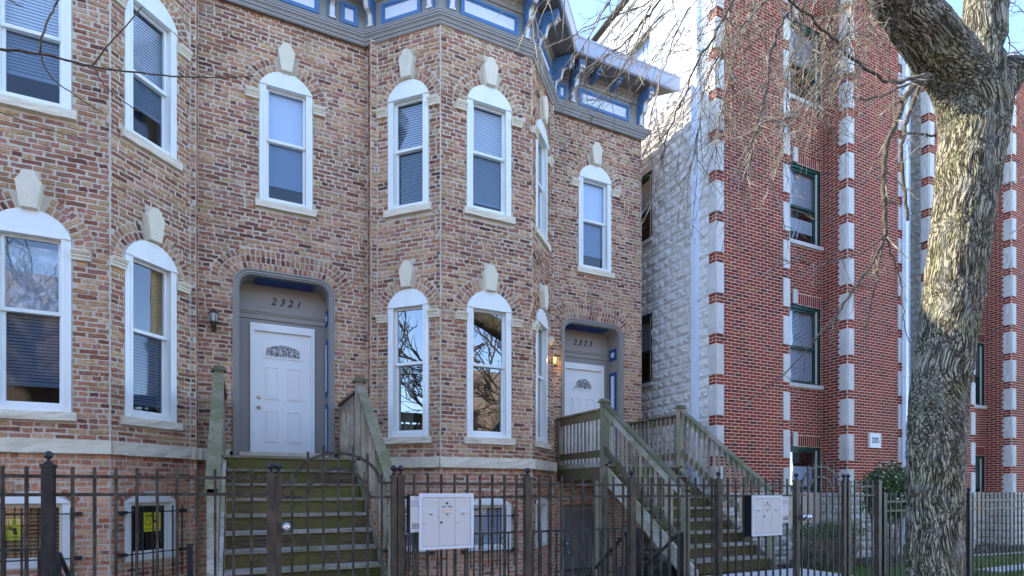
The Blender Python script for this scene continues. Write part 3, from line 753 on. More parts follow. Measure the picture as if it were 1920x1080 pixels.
        rim = MB().prism_y([(cx + rr * 1.18 * math.cos(math.pi * i / 16), cz_ + rr * 1.18 * math.sin(math.pi * i / 16)) for i in range(17)] + [(cx - rr * 1.18, cz_ - .035), (cx + rr * 1.18, cz_ - .035)], -.012, 0)
    sub('glass_rim', rim.mesh('glass_rim', 'white_door'), d)
    sub('door_glass', MB().prism_y(P, -.016, -.004).mesh('door_glass', 'leaded_glass'), d)
    lead = MB()
    if fan == 'oval':
        for i in range(1, 6): x = gx0 + (gx1 - gx0) * i / 6; lead.box(x - .004, x + .004, -.02, -.016, gz0, gz0 + (gz1 - gz0) * .8)
        lead.box(gx0, gx1, -.02, -.016, gz0 + .03, gz0 + .037); lead.box(gx0 + .09, gx1 - .09, -.02, -.016, gz1 - .05, gz1 - .043)
    else:
        for i in range(1, 6):
            t = math.pi * i / 6; lead.bar((cx + rr * .2 * math.cos(t), -.018, cz_ + rr * .2 * math.sin(t)), (cx + rr * .95 * math.cos(t), -.018, cz_ + rr * .95 * math.sin(t)), .008, .005, (0, 1, 0))
        for q in (.25, .6): lead.tube([(cx + rr * q * math.cos(math.pi * i / 10), -.018, cz_ + rr * q * math.sin(math.pi * i / 10)) for i in range(11)], .005, 5)
    sub('leading', lead.mesh('leading', 'lead'), d)
    kb = MB().lathe([(.03, 0), (.03, .008), (.012, .012), (.012, .03), (.026, .038), (.03, .05), (.02, .062), (.001, .066)], n=12).mesh('door_knob', 'brass', True)
    db = MB().lathe([(.032, 0), (.032, .012), (.024, .02), (.001, .022)], n=12).mesh('deadbolt', 'brass', True)
    kz = (.80, .96) if fan == 'oval' else (.86, 1.02)
    sub('door_knob', kb, d, (.07, -.002, kz[0] * Hh / 2.03), (R(90), 0, 0)); sub('deadbolt', db, d, (.07, -.002, kz[1] * Hh / 2.03), (R(90), 0, 0))
    part('door_threshold', boxm('door_threshold', 0, x1 - x0, -.06, .1, -.03, .0, 'tread_wood'), root, f.pt(x0, leaf[0], wz + .01), face.rz)
    for i, chx in enumerate(num):
        tm = text_mesh(chx, .165, 'number_black', .006, .28)
        part('house_number', tm, root, f.pt(num_u[fan] + i * .128, 4.73 - .0 * i, wz + .014), 0, rot=(R(90), 0, face.rz))
num_u = {}

# ------------------------------------------------------------------ the two brown brick row houses
def house(name, label, loc, P, dz, bricks_z0, arches, first):
    pass

rnd = random.Random(11)
BZ0, BELT0, BELT1, TOP = -1.05, 1.975, 2.145, 9.12
def basement_window(root, face, uc, sty, dz=0, a=.405, bars=True):
    """low window with a segmental white head, sash, louvres or blinds, and a bar grille in front"""
    z0, zs, zt = .58 + dz, 1.36 + dz, 1.50 + dz; m = MB(); ia = a - .095
    m.box(-a + .004, -ia, -.01, .15, 0, zs - z0); m.box(ia, a - .004, -.01, .15, 0, zs - z0); m.box(-ia, ia, -.01, .15, 0, .07)
    h = zt - zs; Rr = (a * a + h * h) / (2 * h); zc = zt - z0 - Rr; t0 = math.acos(min(1, (a - .004) / Rr))
    poly = [(-(a - .004), zs - z0), (a - .004, zs - z0)] + [((a - .004) / math.cos(t0) * math.cos(t0 + (math.pi - 2 * t0) * i / 10), zc + Rr * .998 * math.sin(t0 + (math.pi - 2 * t0) * i / 10)) for i in range(11)]
    m.prism_y(poly, -.03, .12); Hh = zs - z0
    w = part('window', m.mesh('window', 'white_vinyl'), root, face.pt(uc, z0, 0), face.rz)
    s = MB()
    for b in ((-ia + .002, -ia + .045, .05, .09, .07, Hh), (ia - .045, ia - .002, .05, .09, .07, Hh), (-ia + .045, ia - .045, .05, .09, .07, .12), (-ia + .045, ia - .045, .05, .09, Hh - .05, Hh)): s.box(*b)
    sub('sash', s.mesh('sash', 'cream_frame' if sty == 'wood' else 'white_vinyl'), w)
    g = MB().add([(-ia + .04, .07, .11), (ia - .04, .07, .11), (ia - .04, .07, Hh - .04), (-ia + .04, .07, Hh - .04)], [(0, 1, 2, 3)])
    sub('pane', g.mesh('pane', 'pane_glass'), w)
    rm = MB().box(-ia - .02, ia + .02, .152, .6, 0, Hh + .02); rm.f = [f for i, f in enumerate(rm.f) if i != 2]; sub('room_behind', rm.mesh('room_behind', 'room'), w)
    sp = .048 if sty == 'wood' else .027
    for_each = MB(); n = int((Hh - .14) / sp)
    if sty != 'dark':
        for i in range(n):
            z = .12 + sp * (i + .5)
            if sty == 'wood': sub('blind_slat', boxm('blind_slat', -ia + .04, ia - .04, 0, .006, -.019, .019, 'wood_blind'), w, (0, .12, z), (R(-28), 0, 0))
            else: for_each.add([(-ia + .04, .12, z - .009), (ia - .04, .12, z - .009), (ia - .04, .132, z + .012), (-ia + .04, .132, z + .012)], [(0, 1, 2, 3)])
        if sty != 'wood': sub('blind', for_each.mesh('blind', 'blind_slat'), w)
    if bars:
        b = MB(); y = -.10
        npk = 6
        for i in range(npk): x = -a + .03 + (2 * a - .02) * i / (npk - 1) ; b.box(x - .007, x + .007, y - .007, y + .007, -.25, Hh - .05)
        for z in ((Hh - .13, .1) if sty != 'blind' else (Hh - .18, .02)):
            b.box(-a - .1, a + .1, y + .008, y + .016, z - .008, z + .008)
            for sx in (-1, 1): b.box(sx * (a + .06) - .045, sx * (a + .06) + .045, y + .016, .0, z - .02, z + .02)
        if sty == 'blind':
            for sx in (-1, 1):
                for sz in (-1, 1):
                    for cx in (-.2, .0, .2):
                        pts = [(cx + sx * (.012 + .045 * (t / 10) * math.cos(t * .55)), y - .01, .18 + sz * (.02 + .05 * t / 10 + .03 * math.sin(t * .55))) for t in range(11)]
                        b.tube(pts, .004, 4)
        sub('security_bars', b.mesh('security_bars', 'iron_black'), w)
    return w
def label_sign(loc, rz, label):
    t = thing('camera_warning_sign', label, 'sign', loc, 'yellow camera warning signs in the basement windows'); t.rotation_euler.z = rz
    o = sub('sign_plate', boxm('sign_plate', -.13, .13, 0, .004, -.13, .13, 'sign_yellow'), t)
    for s_, sz, x, z in (('SMILE!', .078, 0, .078), ("YOU'RE ON CAMERA", .026, 0, -.098)):
        sub('lettering', text_mesh(s_, sz, 'number_black', .001), t, (x, -.002, z), (R(90), 0, 0))
    g = MB(); g.tube([(-.06 + .045 * math.cos(a * math.pi / 10), -.003, -.01 + .045 * math.sin(a * math.pi / 10)) for a in range(21)], .0035, 4)
    g.tube([(-.06 + .026 * math.cos(math.pi + a * math.pi / 8), -.003, -.008 + .026 * math.sin(math.pi + a * math.pi / 8)) for a in range(9)], .003, 4)
    for sx in (-1, 1): g.lathe([(.005, 0), (.005, .002)], (-.06 + sx * .015, -.003, .005), 6)
    g.bar((.01, -.003, .02), (.09, -.003, -.01), .004, .035, (0, 0, 1)); g.box(.06, .1, -.005, -.001, -.06, -.03); g.bar((.05, -.003, -.01), (.07, -.003, -.04), .004, .012)
    sub('smiley_and_camera_print', g.mesh('smiley_and_camera_print', 'number_black'), t)

def build_house(which):
    if which == 'A':
        X0, dz = -4.07, .085
        root = thing('brick_row_house', 'weathered tan brick row house numbered 2321 with the bay window at the left edge', 'house', (-1, 10, 0), 'old brick row houses with bay windows')
        f_left = Face((-3.97, 9.53), (-3.14, 8.70)); f_front = Face((-3.14, 8.70), (-1.49, 8.70)); f_right = Face((-1.49, 8.70), (-.66, 9.53)); f_strip = Face((-.66, 9.53), (-.58, 9.53)); f_ret = Face((-.58, 9.53), (-.58, 9.75))
        f_wall = Face((-.58, 9.75), (1.966, 9.75)); f_ls = Face((-4.07, 9.53), (-3.97, 9.53)); f_lr = None
        fc = -2.285 + 3.14; wc = .672 + .58; dc = .66 + .58
        path = [(-4.14, 9.70), (-3.14, 8.70), (-1.49, 8.70), (-.49, 9.70), (1.91, 9.70)]; ext = ((-5, 9.70), (2.91, 8.70))
    else:
        X0, dz = 1.966, 0
        root = thing('brick_row_house', 'weathered tan brick row house numbered 2323 with the full bay window in the middle', 'house', (4.5, 10, 0), 'old brick row houses with bay windows')
        f_lr = Face((1.966, 9.75), (1.966, 9.53)); f_ls = Face((1.966, 9.53), (2.08, 9.53)); f_left = Face((2.08, 9.53), (2.91, 8.70)); f_front = Face((2.91, 8.70), (4.578, 8.70)); f_right = Face((4.578, 8.70), (5.408, 9.53)); f_strip = Face((5.408, 9.53), (5.49, 9.53)); f_ret = Face((5.49, 9.53), (5.49, 9.75))
        f_wall = Face((5.49, 9.75), (7.785, 9.75)); fc = 3.765 - 2.91; wc = 6.587 - 5.49; dc = 6.535 - 5.49
        path = [(1.91, 9.70), (2.91, 8.70), (4.578, 8.70), (5.578, 9.70), (7.785, 9.70)]; ext = ((.5, 9.70), (7.785, 11))
    L2 = f_left.L / 2; R2 = f_right.L / 2 - .02
    zU, zL, cU, cL = 6.24 + dz * .6, 2.48 + dz, 7.93, 4.51
    if which == 'A': cL = 4.58; cU = 7.98
    recs, lows = [], []; mort = MB(); rr = rnd
    sills = {}
    def wnd(face, u, a):
        return [ArchOpening(u, zU, cU, a=a, Rr=.43 if a > .39 else .405, zc=cU, ztop=cU + .9), ArchOpening(u, zL, cL, a=a, Rr=.43 if a > .39 else .405, zc=cL, ztop=cL + .88)]
    aw = .38
    faces = [(f_left, wnd(f_left, L2, aw)), (f_front, wnd(f_front, fc, .405)), (f_right, wnd(f_right, R2, aw)), (f_strip, []), (f_ls, []), (f_ret, [])]
    if f_lr: faces.append((f_lr, []))
    door = DoorOpening(dc, 2.08, 5.08)
    wallops = [ArchOpening(wc, 6.17 if which == 'A' else 6.13, 7.86, a=.40, Rr=.425, zc=7.86, ztop=8.74), door]
    faces.append((f_wall, wallops))
    b0, b1 = BELT0 + dz, BELT1 + dz
    base_w = {f_front: (fc, .405), f_left: (L2, aw), f_right: (R2, aw)}
    for f, ops in faces:
        rough = .007
        lay(f, b1 + .005, TOP, ops, recs, rr, rough=rough)
        low = [SegOpening(base_w[f][0], .58 + dz, 1.36 + dz, 1.50 + dz, base_w[f][1])] if f in base_w else ([RectOpening(.34, 1.36, -1, 1.32)] if f is f_wall else [])
        if f is f_wall and which == 'A': low = []
        lay(f, -1.05 if f is f_wall else -.02, b0 - .005, low, lows, rr, rough=.006)
        sheet(f, b1 - .02, TOP + .02, ops, mort); sheet(f, -1.1, b0 + .02, low, mort)
        # limestone belt course, one slab per face
        if f is not f_wall:
            n = 1
            me = rough_box(f.L + (.05 if f in (f_front,) else .0), .075, b1 - b0, .008, rr.random(), 12, 3).mesh('belt_stone', 'limestone')
            part('belt_stone', me, root, f.pt(-.025 if f is f_front else 0, b0, -.004), f.rz)
    f = f_wall; uu = (0, .46) if which == 'A' else (0, .26)
    if which == 'A': part('belt_stone', rough_box(.44, .07, .17, .008, 3, 4, 3).mesh('belt_stone', 'limestone'), root, f.pt(0, b0, -.004), f.rz)
    ex = [Face((7.785, 9.75), (7.785, 15))] if which == 'B' else []
    for f in ex: lay(f, 0, 10.2, [], recs, rr); sheet(f, -1, 10.3, [], mort)
    # top part of the wall behind the frieze, roof deck
    part('mortar', mort.mesh('mortar', 'lime_mortar'), root)
    emit_masonry(root, recs, 'brick', 'common_brick', common_pal(), rr, brick_template, .0085, .13, limit=230)
    emit_masonry(root, lows, 'basement_brick', 'common_brick', common_pal(1), rr, brick_template, .0085, .13, limit=70)
    x0, x1 = (-4.1, 1.97) if which == 'A' else (1.97, 7.785)
    part('roof', MB().box(x0, x1 - .003, 9.72, 22, 9.2, 10.30).mesh('roof', 'roof'), root)
    part('sun_block_mass', MB().box(x0 + .01 if which == 'B' else -16, x1 - .02, 10.36, 21.9, -1.2, 10.2).mesh('sun_block_mass', 'room'), root)  # unseen solid core, added to stop sun leaking in from behind
    if which == 'A': part('sun_block_mass', MB().box(-16, -4.15, 9.76, 21.8, -1.2, 10.3).mesh('sun_block_mass', 'lime_mortar'), root)  # unseen block left of the bay, added to shut out the sun
    cornice(root, path, ext)
    fs = [Face(path[i], path[i + 1]) for i in range(4)]
    l1 = 1.414
    for fi, us in ((0, (.16, 1.26)), (1, (.17, fs[1].L - .14)), (2, (.16, 1.24))):
        for u in us: bracket(root, fs[fi], u)
    panel(root, fs[0], .34, 1.08); panel(root, fs[1], .33, fs[1].L - .29); panel(root, fs[2], .34, 1.06)
    w = fs[3]
    if which == 'A':
        for u in (.36, w.L - .55): bracket(root, w, u)
        panel(root, w, .56, w.L - .75); panel(root, w, w.L - .41, w.L - .13); panel(root, w, .04, .24, 9.36, 9.66)
        mods = (.75, 1.25)
    else:
        for u in (.40, w.L - .12): bracket(root, w, u)
        panel(root, w, .07, .28, 9.36, 9.66); panel(root, w, .56, w.L - .40); mods = (.85, 1.35)
    for u in mods:
        m = MB().box(-.05, .05, -.34, 0, .0, .07); m.box(-.04, .04, -.30, 0, -.05, 0)
        part('modillion', m.mesh('modillion', 'blue_paint'), root, w.pt(u, 9.91, .03), w.rz)
    # dressings
    g = dict(a=.405)
    HU, HL = 1.81, 2.18
    upz = zU
    if which == 'A':
        dress(root, f_front, fc, zU, cU, cU + .12 - zU, None, 1, .405, .46, style='blind', blind_to=.30, fill=('blind_slat',) * 2)
        dress(root, f_front, fc, zL, cL, cL + .12 - zL, 1.22, 2, .405, .46, style='film', blind_to=.24, fill=('blind_dark',) * 2)
        dress(root, f_right, R2, zU, cU, cU + .12 - zU, None, 3, aw, .46, style='blind', blind_to=.42, fill=('blind_slat',) * 2, Rr=.405)
        dress(root, f_right, R2, zL, cL, cL + .12 - zL, 1.18, 4, aw, .46, style='side_tan', blind_to=.12, fill=('blind_dark',) * 2, Rr=.405)
        dress(root, f_left, L2, zU, cU, cU + .12 - zU, None, 5, aw, .46, style='blind', Rr=.405)
        dress(root, f_left, L2, zL, cL, cL + .12 - zL, 1.2, 6, aw, .46, style='blind', Rr=.405)
    else:
        dress(root, f_left, L2, zU, cU, cU + .12 - zU, 1.0, 7, aw, .46, style='blind', fill=('blind_dark',) * 2, Rr=.405)
        dress(root, f_left, L2, zL, cL, cL + .12 - zL, 1.22, 8, aw, .43, style='curtain', glassm='mirror_glass', fill=('curtain',) * 2, Rr=.405)
        dress(root, f_front, fc, zU, cU, cU + .12 - zU, 1.0, 9, .405, .46, style='blind', blind_to=.12)
        dress(root, f_front, fc, zL, cL, cL + .12 - zL, 1.22, 10, .405, .43, style='plain', glassm='mirror_glass')
        dress(root, f_right, R2, zU, cU, cU + .12 - zU, 1.0, 11, aw, .46, style='plain', Rr=.405)
        dress(root, f_right, R2, zL, cL, cL + .12 - zL, 1.22, 12, aw, .43, style='plain', Rr=.405)
    z = wallops[0].z0
    dress(root, f_wall, wc, z, 7.86, 1.85, 1.02, 13, .40, .46, style='shade', blind_to=.0, Rr=.425)
    basement_window(root, f_front, fc, 'wood' if which == 'A' else 'blind', dz)
    basement_window(root, f_right, R2, 'dark' if which == 'A' else 'blind', dz, aw, which == 'A')
    basement_window(root, f_left, L2, 'blind', dz, aw, True)
    num_u['oval'] = dc + .52 - .58 + .02 - .0; num_u['half'] = dc + .02
    if which == 'A':
        num_u['oval'] = .50 + .58 + .0
        door_surround(root, f_wall, door, (.211 + .58, 1.089 + .58), (2.16, 4.235), 4.35, '2321', 'oval', 1)
    else:
        num_u['half'] = 6.36 - 5.49
        door_surround(root, f_wall, door, (6.13 - 5.49, 7.035 - 5.49), (2.16, 4.17), 4.29, '2323', 'half', 1)
        bd = part('basement_door', boxm('basement_door', 0, 1.0, 0, .05, 0, 2.2, 'dark_door'), root, f_wall.pt(.35, -.9, -.14), 0)
        bj = MB().box(-.01, .1, -.03, .04, 0, 2.2); bj.box(.9, 1.01, -.03, .04, 0, 2.2); bj.box(.1, .9, -.03, .04, 2.1, 2.2); sub('door_frame', bj.mesh('door_frame', 'grey_paint'), bd)
        sub('door_knob', MB().lathe([(.03, 0), (.03, .01), (.012, .014), (.028, .04), (.02, .06), (.001, .062)], n=10).mesh('door_knob', 'silver', True), bd, (.17, 0, 1.25), (R(90), 0, 0))
        sub('deadbolt', MB().lathe([(.03, 0), (.03, .012), (.001, .016)], n=10).mesh('deadbolt', 'silver', True), bd, (.17, 0, 1.42), (R(90), 0, 0))
        sub('paper_notice', boxm('paper_notice', .0, .1, -.036, -.031, 0, .2, 'panel_white'), bd, (.0, 0, 1.5)); sub('paper_notice', boxm('paper_notice', .0, .1, -.036, -.031, 0, .3, 'panel_white'), bd, (.0, 0, .85))
    # vertical caulk joints at the face corners
    for i, p in enumerate(([(-1.49, 8.70), (-.58, 9.74)] if which == 'A' else [(1.966, 9.74), (2.91, 8.70)])):
        part('caulk_joint', MB().lathe([(.013, 2.2), (.013, 9.1)], (p[0], p[1], 0), 6).mesh('caulk_joint', 'lime_mortar'), root)
    return root, f_wall, f_front, f_right
hA = build_house('A'); hB = build_house('B')
label_sign(hA[2].pt(.60, 1.13, .01) + Vector((0, .12, 0)), hA[2].rz, 'yellow SMILE camera warning sign before orange slatted blinds in the basement window')
fr_ = hA[3]; label_sign(fr_.pt(.62, 1.17, -.06), fr_.rz, 'smaller looking yellow SMILE camera sign in the dark barred basement window beside the stair')

# a party-wall sliver continuing the row to the left of the picture is outside the frame

# ------------------------------------------------------------------ wall lanterns
def lantern(loc, label, lit):
    t = thing('wall_lantern', label, 'lamp', loc)
    g = 'amber_glass' if lit else 'frost_glass'
    b = MB(); s = .9
    b.lathe([(.045, -.05), (.05, 0), (.045, .05)], (0, -.01, -.06), 10)
    sub('back_plate', MB().box(-.03, .03, -.015, .0, -.13, .0).mesh('back_plate', 'fixture_metal'), t)
    sub('arm', MB().tube([(0, -.0, -.08), (0, -.05, -.13), (0, -.09, -.12), (0, -.1, -.07)], .008, 6).mesh('arm', 'fixture_metal'), t)
    sub('cup', MB().lathe([(.008, -.09), (.03, -.07), (.045, -.03), (.05, 0)], (0, -.1, 0), 6).mesh('cup', 'fixture_metal'), t)
    sub('glass_body', MB().lathe([(.045, 0), (.068, .12)], (0, -.1, 0), 6).mesh('glass_body', g), t)
    sub('cage', (lambda m: m)(None) or _cage(), t)
    sub('cap', MB().lathe([(.078, .118), (.075, .128), (.03, .175), (.012, .18), (.012, .195), (.001, .2)], (0, -.1, 0), 6).mesh('cap', 'fixture_metal'), t)
    sub('finial', MB().lathe([(.001, -.16), (.01, -.15), (.006, -.12), (.006, -.09)], (0, -.1, 0), 6).mesh('finial', 'fixture_metal'), t)
    if lit:
        ld = bpy.data.lights.new('lantern_bulb', 'POINT'); ld.energy = .7; ld.color = (1, .6, .2); ld.shadow_soft_size = .04
        l = bpy.data.objects.new('lantern_bulb', ld); C.objects.link(l); l.parent = t; l.location = (0, -.19, .06)
def _cage():
    m = MB()
    for j in range(6):
        a = math.pi * 2 * j / 6; m.bar((.047 * math.cos(a), -.1 + .047 * math.sin(a), 0), (.071 * math.cos(a), -.1 + .071 * math.sin(a), .12), .007, .007)
    return m.mesh('cage', 'fixture_metal')
p = at(401, 606, 9.74); lantern(p, 'unlit black carriage lantern on the brick left of door 2321', False)
p = at(1033, 684, 9.74); lantern(p, 'amber glowing carriage lantern on the brick left of door 2323', True)

# ------------------------------------------------------------------ wooden staircases
def staircase(label, xl, xr, alt):
    t = thing('wooden_staircase', label, 'staircase', ((xl + xr) / 2, 7, 0), 'wooden porch stairs up to the two doors')
    DZ, Y0, Y1, run, rise, n = 2.06, 8.13, 9.70, .25, .183, 8
    P = lambda nm, mb, mat, **k: part(nm, mb.mesh(nm, mat), t, **k)
    # landing
    nb = 10; bw = (Y1 - Y0 + .02) / nb
    for i in range(nb): P('deck_board', MB().box(xl - .1, xr + .1, Y0 - .02 + i * bw, Y0 - .02 + (i + 1) * bw - .008, DZ - .035, DZ), 'tread_wood')
    P('rim_joist', MB().box(xl - .12, xr + .12, Y0 + .01, Y0 + .05, DZ - .24, DZ - .037), 'riser_green')
    for x in (xl - .12, xr + .08): P('rim_joist', MB().box(x, x + .04, Y0 + .052, Y1, DZ - .27, DZ - .037), 'wood_brown')
    # treads and risers
    for i in range(1, n + 1):
        y = Y0 - run * i; z = DZ - rise * i
        j = random.uniform(-.004, .004)
        P('tread', MB().box(xl + .012, xr - .012, y - .025 + j, y + run - .003, z - .035, z + j * .5), 'tread_wood')
        P('riser', MB().box(xl + .014, xr - .014, y + run + .0, y + run + .02, z + .002, z + rise - .037), 'riser_green')
    P('riser', MB().box(xl + .014, xr - .014, Y0 - run * n + .0, Y0 - run * n + .02, .40, DZ - rise * n - .037), 'riser_green')
    # stringers (boards on both sides)
    sl = rise / run
    for x in (xl - .04, xr):
        z = lambda y: DZ - (Y0 - y) * sl
        ya, yb = Y0 + .06, 5.98
        m = MB().prism_x([(yb, z(yb) - .33), (ya, z(ya) - .38), (ya, z(ya) - .06), (yb + .02, z(yb + .02) - .02)], x, x + .038)
        P('stringer', m, 'wood_pale' if x < xl else 'wood_green')
    # posts
    rail = lambda y: 3.06 - (Y0 - .02 - y) * ((3.06 - 1.63) / (Y0 - 6.2))
    posts = []
    for x in (xl - .085, xr + .085):
        p_ = P('newel_post', MB().box(x - .05, x + .05, Y0 - .02, Y0 + .08, DZ - .30 if x > xl else .0, 3.13), 'wood_post')
        y = Y0 + .03; c = MB().box(x - .085, x + .085, y - .085, y + .085, 3.13, 3.155); c.box(x - .065, x + .065, y - .065, y + .065, 3.155, 3.19)
        c.add([(x - .065, y - .065, 3.19), (x + .065, y - .065, 3.19), (x + .065, y + .065, 3.19), (x - .065, y + .065, 3.19), (x, y, 3.21)], [(0, 1, 4), (1, 2, 4), (2, 3, 4), (3, 0, 4)])
        sub('post_cap', c.mesh('post_cap', 'wood_green'), p_)
        P('newel_post', MB().box(x - .045, x + .045, 6.12, 6.21, .0, 1.66), 'wood_pale' if not alt else 'wood_post')
        P('wall_post', MB().box(x - .045, x + .045, Y1 - .09, Y1, DZ, 3.0), 'wood_grey')
        P('support_post', MB().box(x - .05, x + .05, Y0 + .12, Y0 + .22, -1.0 if alt else 0, DZ - .28), 'wood_post')
        # sloping rails
        sx = 1 if x < xl else -1
        def slope(y0, y1, z0, z1, w, h, xo, mat, nm):
            m = MB().prism_x([(y1, z1 - h), (y0, z0 - h), (y0, z0), (y1, z1)], xo - w / 2, xo + w / 2); P(nm, m, mat)
        slope(Y0 - .022, 6.12, rail(Y0) + .03, rail(6.12) + .03, .13, .035, x, 'wood_green', 'handrail_cap')
        slope(Y0 - .022, 6.215, rail(Y0) - .008, rail(6.215) - .008, .038, .14, x + sx * -.02, 'wood_pale', 'top_rail')
        slope(Y0 - .022, 6.215, rail(Y0) - .70, rail(6.215) - .72, .038, .13, x + sx * -.02, 'wood_green' if x < xl else 'wood_green', 'bottom_rail')
        k = int((Y0 - .12 - 6.25) / .118)
        for i in range(k):
            y = Y0 - .12 - i * .118; r0 = rail(y) - .02
            q = MB().prism_x([(y - .017, r0 - .86), (y + .017, r0 - .85), (y + .017, r0), (y - .017, r0 - .02)], x + sx * .004, x + sx * .038)
            P('baluster', q, 'baluster_wood')
        # level landing rails
        P('handrail_cap', MB().box(x - .065, x + .065, Y0 + .085, Y1 - .0, 3.0, 3.035), 'wood_green')
        P('top_rail', MB().box(x - sx * .02 - .018, x - sx * .02 + .018, Y0 + .085, Y1 - .095, 2.86, 2.998), 'wood_brown')
        P('bottom_rail', MB().box(x - sx * .02 - .018, x - sx * .02 + .018, Y0 + .085, Y1 - .095, 2.19, 2.31), 'wood_brown')
        P('skirt_board', MB().box(x - sx * .02 - .018, x - sx * .02 + .018, Y0 + .085, Y1 - .003, 2.015, 2.10), 'wood_pale')
        for i in range(11):
            y = Y0 + .15 + i * .125
            if y < Y1 - .12: P('baluster', MB().box(x + min(sx * .002, sx * .036), x + max(sx * .002, sx * .036), y - .018, y + .018, 2.10, 2.99), 'baluster_wood')
    return t
staircase('mossy wooden stairs rising behind the gate to the white door 2321', -.155, 1.44, False)
staircase('mossy wooden stairs with pale balusters rising to door 2323 by the white block wall', 5.785, 7.33, True)

# ------------------------------------------------------------------ red brick apartment buildings
ROOF = 13.95
def apt_window(root, face, u0, u1, z0, z1, kind, meet=.47):
    W, H = u1 - u0, z1 - z0; m = MB(); t = .075
    for b in ((0, t, -.0, .1, 0, H), (W - t, W, 0, .1, 0, H), (t, W - t, 0, .1, H - t, H), (t, W - t, 0, .1, 0, .05)): m.box(*b)
    w = part('window', m.mesh('window', 'green_frame'), root, face.pt(u0, z0, -.03), face.rz)
    s = MB(); zm = H * meet
    for (a, b, y) in ((zm - .02, H - t, .03), (.05, zm + .03, .06)):
        s.box(t, t + .045, y, y + .03, a, b); s.box(W - t - .045, W - t, y, y + .03, a, b); s.box(t + .045, W - t - .045, y, y + .03, a, a + .05); s.box(t + .045, W - t - .045, y, y + .03, b - .05, b)
    sub('sash', s.mesh('sash', 'green_frame'), w)
    [sub('frame_liner', boxm('frame_liner', *q, 'cream_frame'), w) for q in ((t, t + .014, -.012, .02, .05, H - t), (W - t - .03, W - t - .002, .0, .028, .05, H - t))]
    for a, b, y in ((zm, H - t, .045), (.07, zm, .075)):
        g = MB().add([(t + .03, y, a), (W - t - .03, y, a), (W - t - .03, y, b), (t + .03, y, b)], [(0, 1, 2, 3)]); sub('pane', g.mesh('pane', 'pane_glass'), w)
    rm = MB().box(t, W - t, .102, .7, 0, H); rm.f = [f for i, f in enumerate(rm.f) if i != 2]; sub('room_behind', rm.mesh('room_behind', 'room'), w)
    if kind == 'blind':
        b = MB()
        for i in range(int((H - .2) / .03)):
            z = .1 + i * .03; b.add([(t + .02, .11, z), (W - t - .02, .11, z), (W - t - .02, .125, z + .024), (t + .02, .125, z + .024)], [(0, 1, 2, 3)])
        sub('blind', b.mesh('blind', 'blind_slat'), w)
    elif kind == 'broken':
        sub('roller_shade', boxm('roller_shade', t, W - t, .12, .125, zm - .05, H - t, 'blind_dark'), w)
        b = MB()
        for i in range(9): b.box(t + .02, W - t - .03, .11, .12, .32 + i * .035, .345 + i * .035)
        b.bar((.45, .1, .15), (.60, .1, .62), .02, .02); b.bar((.3, .1, .12), (.38, .1, .3), .02, .02); sub('tangled_blind', b.mesh('tangled_blind', 'blind_slat'), w)
    elif kind == 'half': sub('roller_shade', boxm('roller_shade', t, W - t, .12, .125, .05, H * .75, 'shade_cloth'), w)
    else: sub('roller_shade', boxm('roller_shade', t, W - t, .12, .125, H * .5, H - t, 'blind_dark'), w)
    sl = MB().box(-.04, W + .04, -.09, .05, -.09, -.002); sub('window_sill', sl.mesh('window_sill', 'quoin_stone'), w)
    return w

